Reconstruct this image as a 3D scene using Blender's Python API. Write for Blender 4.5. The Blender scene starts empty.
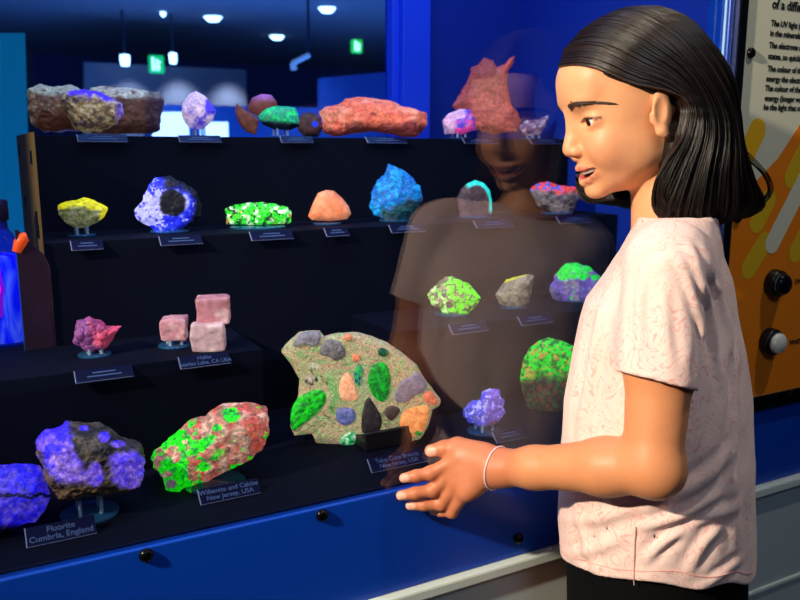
import bpy, bmesh, math, random
import numpy as np
from mathutils import Vector, Matrix
random.seed(7)
COL = bpy.context.scene.collection
# ------------------------------------------------------------------ camera maths
F_PX = 800.0
PITCH = math.atan(150/800); YAW = math.radians(28.5); CZ = 1.28
FC = np.array([math.sin(YAW), math.cos(YAW), 0.0]); RV = np.array([math.cos(YAW), -math.sin(YAW), 0.0]); UP = np.array([0, 0, 1.0])
FW = FC*math.cos(PITCH) - UP*math.sin(PITCH); DN = -FC*math.sin(PITCH) - UP*math.cos(PITCH)
CAM = np.array([0, 0, CZ])
def ray(px, py): return FW + RV*(px-400)/F_PX + DN*(py-300)/F_PX
def C(px, py, t): return CAM + ray(px, py)*t
def CF(px, py, fwd):
    r = ray(px, py); return CAM + r*(fwd/np.dot(r, FC))
def onY(px, py, Y):
    r = ray(px, py); return CAM + r*(Y/r[1])
def onZ(px, py, Z):
    r = ray(px, py); return CAM + r*((Z-CZ)/r[2])
def onX(px, py, X):
    r = ray(px, py); return CAM + r*(X/r[0])
def lin(c):
    c = [x/255.0 for x in c]
    return [x/12.92 if x <= .04045 else ((x+.055)/1.055)**2.4 for x in c]
def linA(a):
    a = np.asarray(a, float)/255.0
    return np.where(a <= .04045, a/12.92, ((a+.055)/1.055)**2.4)
# ------------------------------------------------------------------ noise
def _hash(ix, iy, iz, s):
    h = (ix.astype(np.int64)*374761393 + iy.astype(np.int64)*668265263 + iz.astype(np.int64)*2147483647 + s*1274126177) & 0xffffffff
    h = ((h ^ (h >> 13))*1274126177) & 0xffffffff
    return ((h ^ (h >> 16)) & 0xffffff)/float(0xffffff)
def vnoise(P, s=0):
    P = np.asarray(P, float); I = np.floor(P).astype(np.int64); f = P-I; f = f*f*(3-2*f)
    out = 0
    for dx in (0, 1):
        wx = f[:, 0] if dx else 1-f[:, 0]
        for dy in (0, 1):
            wy = f[:, 1] if dy else 1-f[:, 1]
            for dz in (0, 1):
                wz = f[:, 2] if dz else 1-f[:, 2]
                out = out + wx*wy*wz*_hash(I[:, 0]+dx, I[:, 1]+dy, I[:, 2]+dz, s)
    return out*2-1
def fbm(P, o=4, s=0):
    a = 1; t = 0; n = 0
    P = np.asarray(P, float)
    for i in range(o):
        t = t + a*vnoise(P*(2.03**i)+i*17.3, s+i); n += a; a *= .5
    return t/n
def cellnoise(P, s=0):
    P = np.asarray(P, float); I = np.floor(P).astype(np.int64)
    best = np.full(len(P), 9.0); sec = np.full(len(P), 9.0); idv = np.zeros(len(P))
    for dx in (-1, 0, 1):
        for dy in (-1, 0, 1):
            for dz in (-1, 0, 1):
                J = I+np.array([dx, dy, dz])
                q = np.stack([J[:, 0]+_hash(J[:, 0], J[:, 1], J[:, 2], s), J[:, 1]+_hash(J[:, 0], J[:, 1], J[:, 2], s+1), J[:, 2]+_hash(J[:, 0], J[:, 1], J[:, 2], s+2)], 1)
                d = np.linalg.norm(P-q, axis=1); m = d < best
                sec = np.where(m, best, np.minimum(sec, d)); idv = np.where(m, _hash(J[:, 0], J[:, 1], J[:, 2], s+3), idv); best = np.where(m, d, best)
    return best, sec, idv
def sstep(a, b, x): 
    t = np.clip((x-a)/(b-a+1e-12), 0, 1); return t*t*(3-2*t)
# ------------------------------------------------------------------ materials
MC = {}
def mat(name, col, rough=.5, metal=0, emit=None, es=0, bump=0, bscale=60, var=0, vscale=20, spec=.5, coat=0, trans=0, ior=1.45, sss=0):
    if name in MC: return MC[name]
    m = bpy.data.materials.new(name); m.use_nodes = True; nt = m.node_tree; b = nt.nodes['Principled BSDF']
    c = lin(col)
    b.inputs['Base Color'].default_value = (*c, 1); b.inputs['Roughness'].default_value = rough; b.inputs['Metallic'].default_value = metal
    b.inputs['Specular IOR Level'].default_value = spec; b.inputs['Coat Weight'].default_value = coat; b.inputs['Transmission Weight'].default_value = trans; b.inputs['IOR'].default_value = ior
    if emit: b.inputs['Emission Color'].default_value = (*lin(emit), 1); b.inputs['Emission Strength'].default_value = es
    tc = nt.nodes.new('ShaderNodeTexCoord'); nz = nt.nodes.new('ShaderNodeTexNoise'); nt.links.new(tc.outputs['Object'], nz.inputs['Vector'])
    nz.inputs['Scale'].default_value = vscale; nz.inputs['Detail'].default_value = 5
    v = var if var else .03
    mx = nt.nodes.new('ShaderNodeMix'); mx.data_type = 'RGBA'
    mx.inputs['A'].default_value = (*[x*(1-v) for x in c], 1); mx.inputs['B'].default_value = (*[min(1, x*(1+v)) for x in c], 1)
    nt.links.new(nz.outputs['Fac'], mx.inputs['Factor']); nt.links.new(mx.outputs['Result'], b.inputs['Base Color'])
    if bump:
        n2 = nt.nodes.new('ShaderNodeTexNoise'); n2.inputs['Scale'].default_value = bscale; n2.inputs['Detail'].default_value = 4; nt.links.new(tc.outputs['Object'], n2.inputs['Vector'])
        bp = nt.nodes.new('ShaderNodeBump'); bp.inputs['Strength'].default_value = bump; bp.inputs['Distance'].default_value = .002
        nt.links.new(n2.outputs['Fac'], bp.inputs['Height']); nt.links.new(bp.outputs['Normal'], b.inputs['Normal'])
    MC[name] = m; return m
def clear_mat(name, tint=(255, 255, 255), fres=1.5, rough=0.0, veil=None, veil_a=0.0, boost=1.0):
    if name in MC: return MC[name]
    m = bpy.data.materials.new(name); m.use_nodes = True; nt = m.node_tree; nt.nodes.remove(nt.nodes['Principled BSDF'])
    out = nt.nodes['Material Output']; tr = nt.nodes.new('ShaderNodeBsdfTransparent'); tr.inputs['Color'].default_value = (*lin(tint), 1)
    gl = nt.nodes.new('ShaderNodeBsdfGlossy'); gl.inputs['Roughness'].default_value = rough; gl.inputs['Color'].default_value = (1, 1, 1, 1)
    fr = nt.nodes.new('ShaderNodeFresnel'); ge = nt.nodes.new('ShaderNodeNewGeometry'); io = nt.nodes.new('ShaderNodeMix'); io.data_type = 'FLOAT'
    io.inputs['A'].default_value = fres; io.inputs['B'].default_value = 1/fres; nt.links.new(ge.outputs['Backfacing'], io.inputs['Factor']); nt.links.new(io.outputs['Result'], fr.inputs['IOR'])
    mx = nt.nodes.new('ShaderNodeMixShader'); nt.links.new(fr.outputs[0], mx.inputs[0]); nt.links.new(tr.outputs[0], mx.inputs[1]); nt.links.new(gl.outputs[0], mx.inputs[2])
    last = mx
    if veil:
        df = nt.nodes.new('ShaderNodeBsdfPrincipled'); df.inputs['Base Color'].default_value = (*lin(veil), 1); df.inputs['Roughness'].default_value = .6; df.inputs['Specular IOR Level'].default_value = .1
        m2 = nt.nodes.new('ShaderNodeMixShader'); m2.inputs[0].default_value = veil_a
        nt.links.new(mx.outputs[0], m2.inputs[1]); nt.links.new(df.outputs[0], m2.inputs[2]); last = m2
    nt.links.new(last.outputs[0], out.inputs['Surface']); MC[name] = m; return m
def attr_mat(name, rough=.6, spec=.5, bump=.3, bscale=150, glow=1.0, fine=.25, fscale=120, sss=0, coat=0, bdist=.0035):
    """colour comes from the 'tint' attribute with fine procedural mottling; 'glow' is the fluorescence of the mineral"""
    if name in MC: return MC[name]
    m = bpy.data.materials.new(name); m.use_nodes = True; nt = m.node_tree; b = nt.nodes['Principled BSDF']
    a = nt.nodes.new('ShaderNodeAttribute'); a.attribute_name = 'tint'
    tc = nt.nodes.new('ShaderNodeTexCoord'); nz = nt.nodes.new('ShaderNodeTexNoise'); nz.inputs['Scale'].default_value = fscale; nz.inputs['Detail'].default_value = 6; nz.inputs['Roughness'].default_value = .7
    nt.links.new(tc.outputs['Object'], nz.inputs['Vector'])
    mr = nt.nodes.new('ShaderNodeMapRange'); mr.inputs['From Min'].default_value = .3; mr.inputs['From Max'].default_value = .7; mr.inputs['To Min'].default_value = 1-fine; mr.inputs['To Max'].default_value = 1+fine
    nt.links.new(nz.outputs['Fac'], mr.inputs['Value'])
    vm = nt.nodes.new('ShaderNodeVectorMath'); vm.operation = 'SCALE'; nt.links.new(a.outputs['Color'], vm.inputs[0]); nt.links.new(mr.outputs['Result'], vm.inputs['Scale'])
    nt.links.new(vm.outputs['Vector'], b.inputs['Base Color'])
    b.inputs['Roughness'].default_value = rough; b.inputs['Specular IOR Level'].default_value = spec; b.inputs['Coat Weight'].default_value = coat
    if sss:
        b.inputs['Subsurface Weight'].default_value = sss; b.inputs['Subsurface Radius'].default_value = (1, .35, .2); b.inputs['Subsurface Scale'].default_value = .006
    if glow:
        nt.links.new(vm.outputs['Vector'], b.inputs['Emission Color'])
        ml = nt.nodes.new('ShaderNodeMath'); ml.operation = 'MULTIPLY'; ml.inputs[1].default_value = glow; nt.links.new(a.outputs['Alpha'], ml.inputs[0]); nt.links.new(ml.outputs[0], b.inputs['Emission Strength'])
    n2 = nt.nodes.new('ShaderNodeTexNoise'); n2.inputs['Scale'].default_value = bscale; n2.inputs['Detail'].default_value = 6; nt.links.new(tc.outputs['Object'], n2.inputs['Vector'])
    bp = nt.nodes.new('ShaderNodeBump'); bp.inputs['Strength'].default_value = bump; bp.inputs['Distance'].default_value = bdist
    nt.links.new(n2.outputs['Fac'], bp.inputs['Height']); nt.links.new(bp.outputs['Normal'], b.inputs['Normal'])
    MC[name] = m; return m
# ------------------------------------------------------------------ object helpers
def tag(o, label=None, cat=None, group=None, kind=None):
    if label: o['label'] = label
    if cat: o['category'] = cat
    if group: o['group'] = group
    if kind: o['kind'] = kind
    return o
def link(name, me, mats=None, parent=None):
    o = bpy.data.objects.new(name, me); COL.objects.link(o)
    if mats is not None:
        for m in (mats if isinstance(mats, (list, tuple)) else [mats]): me.materials.append(m)
    if parent is not None:
        o.parent = parent; o.matrix_parent_inverse = parent.matrix_world.inverted() if False else Matrix.Identity(4)
    return o
def empty(name, loc):
    o = bpy.data.objects.new(name, None); COL.objects.link(o); o.location = loc; o.empty_display_size = .05; return o
def child(name, me, m, parent):
    """mesh is in world coordinates: shift it into the parent's frame"""
    L = Vector((0, 0, 0)); p = parent
    while p is not None: L += p.location; p = p.parent
    me.transform(Matrix.Translation(-L)); return link(name, me, m, parent)
def from_pydata(name, V, Fs, smooth=False):
    me = bpy.data.meshes.new(name); me.from_pydata([tuple(map(float, v)) for v in V], [], [tuple(map(int, f)) for f in Fs]); me.update()
    if smooth: me.polygons.foreach_set('use_smooth', [True]*len(me.polygons))
    return me
def npmesh(name, V, Q, smooth=True):
    me = bpy.data.meshes.new(name); V = np.asarray(V, np.float32); Q = np.asarray(Q, np.int32); k = Q.shape[1]
    me.vertices.add(len(V)); me.vertices.foreach_set('co', V.ravel()); me.loops.add(Q.size); me.loops.foreach_set('vertex_index', Q.ravel())
    me.polygons.add(len(Q)); me.polygons.foreach_set('loop_start', np.arange(0, Q.size, k, dtype=np.int32))
    me.update(calc_edges=True); me.validate()
    me.polygons.foreach_set('use_smooth', [smooth]*len(me.polygons)); return me
def set_tint(me, rgb_lin, glow=None):
    a = me.attributes.new('tint', 'FLOAT_COLOR', 'POINT'); n = len(me.vertices)
    arr = np.ones((n, 4), np.float32); arr[:, :3] = rgb_lin; arr[:, 3] = 0 if glow is None else glow
    a.data.foreach_set('color', arr.ravel())
class MB:
    def __init__(s): s.bm = bmesh.new()
    def box(s, x0, x1, y0, y1, z0, z1, bevel=0, mi=0, M=None):
        r = bmesh.ops.create_cube(s.bm, size=1); vs = r['verts']
        for v in vs: v.co = Vector(((x0+x1)/2+v.co.x*(x1-x0), (y0+y1)/2+v.co.y*(y1-y0), (z0+z1)/2+v.co.z*(z1-z0)))
        fs = list({f for v in vs for f in v.link_faces})
        if bevel:
            es = list({e for f in fs for e in f.edges}); rr = bmesh.ops.bevel(s.bm, geom=es, offset=bevel, segments=2, affect='EDGES', profile=.5)
            vs = list({v for f in rr['faces'] for v in f.verts}); fs = rr['faces']
        for f in fs:
            if f.is_valid: f.material_index = mi
        if M is not None: bmesh.ops.transform(s.bm, matrix=M, verts=[v for v in vs if v.is_valid])
        return s
    def cyl(s, a, b, r, r2=None, seg=24, mi=0, caps=True):
        a = Vector(a); b = Vector(b); d = b-a; r2 = r if r2 is None else r2
        M = Matrix.Translation((a+b)/2) @ d.to_track_quat('Z', 'Y').to_matrix().to_4x4()
        res = bmesh.ops.create_cone(s.bm, cap_ends=caps, segments=seg, radius1=r, radius2=r2, depth=d.length, matrix=M)
        for f in {f for v in res['verts'] for f in v.link_faces}: f.material_index = mi
        return s
    def lathe(s, prof, c, axis=(0, 0, 1), seg=32, mi=0):
        q = Vector(axis).to_track_quat('Z', 'Y'); rings = []
        for r, h in prof:
            if r < 1e-6: rings.append([s.bm.verts.new(Vector(c)+q@Vector((0, 0, h)))])
            else: rings.append([s.bm.verts.new(Vector(c)+q@Vector((r*math.cos(2*math.pi*k/seg), r*math.sin(2*math.pi*k/seg), h))) for k in range(seg)])
        for A, B in zip(rings, rings[1:]):
            for k in range(seg):
                k2 = (k+1) % seg
                if len(A) == 1 and len(B) == 1: continue
                if len(A) == 1: f = s.bm.faces.new((A[0], B[k2], B[k]))
                elif len(B) == 1: f = s.bm.faces.new((A[k], A[k2], B[0]))
                else: f = s.bm.faces.new((A[k], A[k2], B[k2], B[k]))
                f.material_index = mi; f.smooth = True
        return s
    def poly(s, pts, thick_vec, mi=0):
        n = len(pts); A = [s.bm.verts.new(Vector(p)) for p in pts]; B = [s.bm.verts.new(Vector(p)+Vector(thick_vec)) for p in pts]
        fs = [s.bm.faces.new(A), s.bm.faces.new(B[::-1])]
        for k in range(n): fs.append(s.bm.faces.new((A[k], B[k], B[(k+1) % n], A[(k+1) % n])))
        for f in fs: f.material_index = mi
        return s
    def mesh(s, name, smooth=None):
        bmesh.ops.recalc_face_normals(s.bm, faces=s.bm.faces[:])
        me = bpy.data.meshes.new(name); s.bm.to_mesh(me); s.bm.free()
        if smooth is not None: me.polygons.foreach_set('use_smooth', [smooth]*len(me.polygons))
        return me
def struct(name, mb, m, label=None):
    o = link(name, mb.mesh(name), m); o['kind'] = 'structure'
    if label: o['label'] = label
    return o
def tube(P, r, seg=6, closed=False):
    """returns V,F of a tube with per point radius"""
    P = np.asarray(P, float); n = len(P); r = np.broadcast_to(r, (n,))
    T = np.gradient(P, axis=0); T /= np.linalg.norm(T, axis=1)[:, None]+1e-12
    if closed:
        T = np.roll(P, -1, 0)-np.roll(P, 1, 0); T /= np.linalg.norm(T, axis=1)[:, None]
    ref = np.array([.3, .2, .93]); u = np.cross(T, ref); u /= np.linalg.norm(u, axis=1)[:, None]+1e-9; w = np.cross(T, u)
    a = 2*math.pi*np.arange(seg)/seg
    V = (P[:, None, :]+r[:, None, None]*(np.cos(a)[None, :, None]*u[:, None, :]+np.sin(a)[None, :, None]*w[:, None, :])).reshape(-1, 3)
    F = []
    for i in range(n if closed else n-1):
        j = (i+1) % n
        for k in range(seg):
            F.append((i*seg+k, i*seg+(k+1) % seg, j*seg+(k+1) % seg, j*seg+k))
    return list(V), F
def text_mesh(txt, size, origin, ex, ez, thick=.0002, bold=0.0, align='LEFT'):
    cu = bpy.data.curves.new('lettering', 'FONT'); cu.body = txt; cu.size = size; cu.extrude = thick; cu.resolution_u = 3; cu.align_x = align; cu.offset = bold
    o = bpy.data.objects.new('lettering', cu); COL.objects.link(o)
    dg = bpy.context.evaluated_depsgraph_get(); me = bpy.data.meshes.new_from_object(o.evaluated_get(dg))
    bpy.data.objects.remove(o); bpy.data.curves.remove(cu)
    ex = Vector(ex).normalized(); ez = Vector(ez).normalized(); n = ex.cross(ez)
    M = Matrix(((ex.x, ez.x, n.x, origin[0]), (ex.y, ez.y, n.y, origin[1]), (ex.z, ez.z, n.z, origin[2]), (0, 0, 0, 1)))
    me.transform(M); me.materials.clear(); return me
def join_meshes(name, ms):
    bm = bmesh.new()
    for m in ms: bm.from_mesh(m); bpy.data.meshes.remove(m)
    me = bpy.data.meshes.new(name); bm.to_mesh(me); bm.free(); return me

# ------------------------------------------------------------------ setting
YG = .80            # glass front
Z3, Z2, Z1, Z0 = 1.301, 1.159, 1.019, .880      # treads, top to floor of the case
YB = 1.52
XL, XR = -.40, 1.10
blue_paint = mat('blue_painted_panel', (0, 62, 175), .38, var=.06, vscale=3)
deep_blue = mat('deep_blue_case_lining', (6, 44, 150), .75, var=.05, vscale=3, spec=.2)
post_blue = mat('bright_blue_post', (10, 70, 240), .5)
black_step = mat('black_display_step', (3, 6, 25), .8, var=.15, vscale=8, spec=.12)
grey_metal = mat('grey_painted_metal', (172, 188, 190), .45, var=.04)
grey_dark = mat('dark_groove', (30, 34, 34), .7)
black_metal = mat('black_metal', (10, 10, 12), .3)
struct('floor', MB().box(-4, 12, -3, 14.2, -.05, 0), mat('dark_floor', (40, 44, 52), .6))
# lower wall of the exhibit
panel = tag(link('plinth_panel', MB().box(XL-.3, 3.2, YG-.004, YG+.03, .745, Z0-.003, bevel=.0015).mesh('plinth_panel'), blue_paint), 'long glossy blue fascia panel running below the case glass', 'panel')
def bolt(px, py, Y, parent, r=.0065):
    p = onY(px, py, Y)
    mb = MB(); mb.lathe([(0, .0055), (.0035, .0052), (.0062, .004), (.0074, .0015), (.0074, -.0005)], (p[0], p[1], p[2]), (0, -1, 0), 24)
    mb.lathe([(.0019, .0059), (.0019, .005), (0, .005)], (p[0], p[1], p[2]), (0, -1, 0), 6)
    return child('bolt', mb.mesh('bolt'), mat('black_bolt', (14, 14, 15), .25, metal=.6), parent)
for px, py in ((146, 555), (322, 515), (518, 538)):
    bolt(px, py, YG-.0042, panel)
base = empty('base_cabinet', (1.4, YG, 0)); tag(base, 'grey metal base cabinet with a rounded top rail under the blue panel', 'cabinet')
child('body', MB().box(XL-.3, 3.2, YG-.004, YB, 0, .722).mesh('body'), grey_metal, base)
child('rail', MB().box(XL-.3, 3.2, YG-.016, YG+.05, .7285, .7445, bevel=.003).mesh('rail'), mat('light_grey_rail', (205, 218, 210), .4), base)
child('groove', MB().box(XL-.3, 3.2, YG+.002, YG+.05, .7220, .7285).mesh('groove'), grey_dark, base)
child('lower_rail', MB().box(XL-.3, 3.2, YG-.008, YG, .548, .556, bevel=.002).mesh('lower_rail'), mat('light_grey_rail', (150, 160, 152), .4), base)

# showcase shell
case = empty('display_case', (.35, YG, Z0)); tag(case, 'large glass-fronted mineral display case with a dark blue lining', 'display case')
child('case_floor', MB().box(XL, XR, YG+.007, YB, Z0-.02, Z0).mesh('case_floor'), black_step, case)
child('end_wall', MB().box(XR, XR+.02, YG+.012, YB, Z0, 2.02).mesh('end_wall'), deep_blue, case)
child('back_wall', MB().box(.864, XR, YB-.04, YB, Z0, 2.02).mesh('back_wall'), deep_blue, case)
child('lid', MB().box(XL-.02, XR+.02, YG-.01, YB, 2.02, 2.05).mesh('lid'), deep_blue, case)
pm = MB().box(.80, .864, YB-.06, YB-.01, Z3, 2.02, bevel=.002).box(.784, .80, YB-.045, YB-.012, Z3, 2.02, bevel=.002)
child('post', pm.mesh('post'), post_blue, case)
glass = clear_mat('front_glass', (250, 252, 253), 1.52)
child('glass_pane', MB().box(XL, .943, YG, YG+.006, Z0-.003, 2.02).mesh('glass_pane'), glass, case)
child('rear_glass', MB().box(XL, .784, YB-.02, YB-.014, Z1, 2.02).mesh('rear_glass'), clear_mat('rear_glass', (205, 220, 240), 1.2), case)
child('side_frame', MB().box(.943, .9515, YG-.008, YG+.03, Z0-.003, 2.05, bevel=.002).mesh('side_frame'), mat('frame_blue', (0, 62, 170), .3), case)
child('edge_strip', MB().box(.9405, .9425, YG-.004, YG-.0005, Z0, 2.02).mesh('edge_strip'), mat('glass_edge', (150, 190, 235), .2), case)

# stepped plinth
def step(name, x0, x1, y0, y1, z0, z1, label, m=black_step):
    return tag(link(name, MB().box(x0, x1, y0, y1, z0, z1, bevel=.0012).mesh(name), m), label, 'display step')
YS3, YS2, YS1 = 1.30, 1.15, 1.0
step('display_step', .09, XR-.002, YS3, YB-.07, Z0, Z3, 'black top display step carrying the highest row of rocks')
step('display_step', .09, XR-.002, YS2, YS3-.001, Z0, Z2, 'black middle display step with seven glowing rocks from yellow to red')
step('display_step', XL, onZ(263, 349, Z1)[0], YS1, YS2-.001, Z0, Z1, 'low black display step carrying the bottle and pink crystals')
step('display_step', onZ(412, 340, Z1)[0], XR-.002, YS1, YS2-.001, Z0, Z1, 'low black display step carrying the green speckled and yellow rimmed rocks')
side = empty('side_cover', (.086, 1.3, Z1)); tag(side, 'pale plywood side cover at the end of the display steps', 'panel')
ply = mat('plywood', (122, 98, 50), .6, var=.15, vscale=14)
child('plywood_sheet', MB().box(.0865, .0895, 1.168, YB-.03, Z1, Z3+.002).mesh('plywood_sheet'), ply, side)
for yy, zz in ((1.19, 1.19), (1.2, 1.27), (1.44, 1.28), (1.40, 1.20), (1.18, 1.172)):
    child('hinge', MB().box(.0845, .0865, yy-.006, yy+.006, zz-.009, zz+.009).mesh('hinge'), black_metal, side)
pA_ = onZ(54, 347, Z1); pB_ = onY(21, 300, 1.135); pB_[2] = Z1+.0005; pA_[2] = Z1+.0005
def above(p, py):
    z0, z1 = p[2], p[2]+.5
    for _ in range(40):
        zm = (z0+z1)/2; d = np.array([p[0], p[1], zm])-CAM; y_ = 300+F_PX*(d@DN)/(d@FW)
        if y_ > py: z0 = zm
        else: z1 = zm
    return (p[0], p[1], zm)
mb = MB(); mb.poly([tuple(pA_), above(pA_, 268), above(pA_*.85+pB_*.15, 256), above(pB_, 230), tuple(pB_)], (.0035, .0015, 0))
cover = tag(link('smoked_panel', mb.mesh('smoked_panel'), clear_mat('smoked_acrylic', (120, 95, 100), 1.5, veil=(70, 46, 62), veil_a=.7)),
            'brownish smoked acrylic panel standing behind the glowing bottle', 'panel')
step('display_step', XL, .07, YS2, YB-.07, Z0, Z1, 'black floor board behind the low step under the bottle')

# right hand information board
XP = .955
board = empty('information_board', (1.6, YG, Z0)); tag(board, 'black framed information board with orange bars and printed text', 'sign')
YP = YG-.012
child('frame', MB().box(XP, XP+.016, YP-.004, YG+.03, Z0-.002, 2.05, bevel=.002).box(XP, 2.4, YP-.002, YG+.03, Z0-.002, Z0+.022, bevel=.002).mesh('frame'), mat('gloss_black', (8, 8, 9), .18), board)
child('chrome_bead', MB().box(XP-.003, XP-.0002, YP-.004, YG+.02, Z0, 2.05).mesh('chrome_bead'), mat('chrome', (200, 205, 205), .2, metal=1), board)
cream = mat('cream_print', (205, 205, 182), .5, var=.02)
child('board_face', MB().box(XP+.016, 2.4, YP, YG+.03, Z0+.022, 2.05).mesh('board_face'), cream, board)
pr = [mat('orange_print', (222, 122, 12), .5), mat('gold_print', (224, 172, 20), .5), mat('olive_print', (206, 168, 22), .5), mat('white_print', (205, 205, 182), .5)]
mb = MB()
def P2(px, py): q = onY(px, py, YP); return q[0], q[2]
def capsule(mb, p0, p1, r, mi, lay):
    (x0, z0), (x1, z1) = P2(*p0), P2(*p1); a = math.atan2(z1-z0, x1-x0); pts = []
    for k in range(13): t = a-math.pi/2+math.pi*k/12; pts.append((x1+r*math.cos(t), z1+r*math.sin(t)))
    for k in range(13): t = a+math.pi/2+math.pi*k/12; pts.append((x0+r*math.cos(t), z0+r*math.sin(t)))
    xm = XP+.0165
    pts = [(max(x, xm), z) for x, z in pts]
    mb.poly([(x, YP-.0002-.0003*lay, z) for x, z in pts], (0, .0002, 0), mi)
zb = Z0+.0225
(xa, za), (xb, zb2), (xc, zc) = P2(738, 200), P2(778, 158), P2(830, 78)
mb.poly([(XP+.0165, YP-.0002, zb), (2.39, YP-.0002, zb), (2.39, YP-.0002, zc+.3), (xc, YP-.0002, zc), (xb, YP-.0002, zb2), (xa, YP-.0002, za), (XP+.0165, YP-.0002, za-.01)], (0, .0001, 0), 0)
capsule(mb, (741, 165), (757, 131), .018, 1, 1)
capsule(mb, (792, 177), (816, 128), .0175, 2, 1)
capsule(mb, (757, 222), (768, 200), .0165, 2, 1)
capsule(mb, (749, 268), (764, 243), .0165, 2, 1)
capsule(mb, (772, 243), (808, 172), .016, 3, 2)
capsule(mb, (796, 252), (815, 215), .0165, 2, 1)
child('printed_bars', mb.mesh('printed_bars'), pr, board)
txt = []
def ln(s, px, py, size, bold=0): 
    q = onY(px, py, YP-.0006); txt.append(text_mesh(s, size, q, (1, 0, 0), (0, 0, 1), .0002, bold))
ln('of a different colour', 772, 8, .0178, .0004)
for s, px, py in (('The UV light jumps electrons', 771, 24.5), ('in the minerals to higher', 770, 34.5), ('The electrons are excited', 769, 46.5), ('states, so quickly', 768, 57.5),
                  ('The colour of this light', 767.5, 70), ('energy the electrons', 766, 80), ('The colour of the light', 765, 89.5), ('energy (longer wavelength)', 764.5, 99.5), ('be the light that comes', 763.5, 108.5)):
    ln(s, px, py+1, .0112, .00025)
ln('UV', 794.5, 284, .0105, .0004); ln('WHITE', 789.5, 345, .0105, .0004)
child('lettering', join_meshes('lettering', txt), mat('black_ink', (18, 20, 18), .6), board)
bolt(750.5, 53, YP-.0003, board); bolt(737, 218, YP-.0003, board); bolt(791, 394, YP-.0003, board)
def push_button(px, py, capm, label):
    q = onY(px, py, YP-.0006); o = empty('push_button', q); tag(o, label, 'button', 'push buttons on the orange board')
    child('collar', MB().lathe([(0, .014), (.0190, .014), (.0205, .012), (.0215, .002), (.0215, 0), (0, 0)], q, (0, -1, 0), 40).mesh('collar'), mat('button_black', (12, 12, 13), .3), o)
    child('chrome_ring', MB().lathe([(.0165, .0142), (.0175, .0165), (.0155, .0165), (.0155, .0142)], q, (0, -1, 0), 40).mesh('chrome_ring'), mat('satin_ring', (120, 122, 122), .3, metal=.9), o)
    child('cap', MB().lathe([(.0154, .0142), (.0154, .021), (.013, .0235), (0, .024)], q, (0, -1, 0), 40).mesh('cap'), capm, o)
push_button(773, 283, mat('button_dark', (6, 6, 16), .2), 'round black push button on the orange board above the white one')
push_button(768, 341, mat('button_white', (215, 218, 208), .35), 'round white push button with a black collar on the orange board')

# ------------------------------------------------------------------ room seen through the rear glass
navy = mat('navy_wall', (14, 40, 88), .8); navy2 = mat('far_wall', (30, 70, 140), .8)
struct('wall_back', MB().box(-3, 12, 14.0, 14.1, 0, 3.0), navy2)
struct('wall_left', MB().box(-3.05, -3, -3, 14, 0, 3.0), navy)
struct('ceiling', MB().box(-3, 12, YB+.1, 14.0, 2.75, 2.85), mat('ceiling_paint', (120, 128, 145), .8))
def behind(name, pts, Y, th, m, label, cat, ground=False, **kw):
    P = [onY(px, py, Y) for px, py in pts]; mb = MB()
    if ground:
        for q in P[2:]: q[2] = 0.001; mb.poly([tuple(p) for p in P], (0, th, 0)); return tag(link(name, mb.mesh(name), m), label, cat, **kw)
behind('teal_partition', [(-60, 33), (25, 33), (28, 420), (-60, 420)], 2.6, .04, mat('teal_panel', (0, 140, 165), .6, emit=(0, 135, 160), es=.6, var=.1, vscale=5), 'tall teal partition brightened by emission behind the bottle', 'partition', ground=True)  # emission stands in for light falling on the partition
behind('dark_partition', [(26, 40), (32, 40), (34, 200), (28, 200)], 2.7, .03, mat('dark_part', (16, 14, 36), .6), 'thin dark upright post beside the teal partition', 'post', ground=True)
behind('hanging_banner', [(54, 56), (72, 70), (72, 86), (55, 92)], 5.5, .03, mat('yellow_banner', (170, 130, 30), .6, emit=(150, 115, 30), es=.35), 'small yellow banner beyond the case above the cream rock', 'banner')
behind('wall_panel', [(212, 72), (245, 72), (245, 112), (205, 112)], 7.5, .08, mat('grey_wall_panel', (120, 130, 140), .7, var=.2, vscale=3), 'pale grey lit wall panel far beyond the case', 'panel')
behind('light_box', [(158, 112), (188, 112), (190, 145), (158, 145)], 6.0, .2, mat('light_box', (230, 245, 255), .5, emit=(225, 245, 255), es=3), 'bright white light box low down near the lavender rock', 'light box', ground=True)
behind('light_box', [(207, 122), (228, 122), (228, 145), (207, 145)], 6.2, .2, MC['light_box'], 'small bright light box between the lavender rock and the brown nodules', 'light box', ground=True)
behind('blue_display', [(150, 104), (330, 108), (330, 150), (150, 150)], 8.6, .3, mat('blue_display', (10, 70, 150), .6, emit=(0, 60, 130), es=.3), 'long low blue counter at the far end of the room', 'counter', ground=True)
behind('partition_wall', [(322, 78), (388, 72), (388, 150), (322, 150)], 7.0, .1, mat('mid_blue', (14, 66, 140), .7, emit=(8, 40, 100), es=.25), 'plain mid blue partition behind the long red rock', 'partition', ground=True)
behind('ceiling_beam', [(100, 12), (390, 92), (390, 97), (100, 19)], 6.5, .2, mat('beam', (10, 18, 42), .7), 'dark sloping ceiling beam beyond the case', 'beam')
def downlight(px, py, zc, r, label, s=9):
    q = onZ(px, py, zc); o = empty('ceiling_light', q); tag(o, label, 'ceiling light', 'round ceiling lights beyond the case')
    child('trim_ring', MB().lathe([(r, 0), (r*1.15, -.004), (r*1.2, .01)], q, (0, 0, 1), 32).mesh('trim_ring'), mat('ring_white', (180, 190, 200), .4), o)
    child('lens', MB().lathe([(0, -.05), (r*.6, -.045), (r, -.003), (r, .0)], q, (0, 0, 1), 32).mesh('lens'), mat('lamp_lens', (220, 245, 255), .4, emit=(205, 240, 255), es=s), o)
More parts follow.
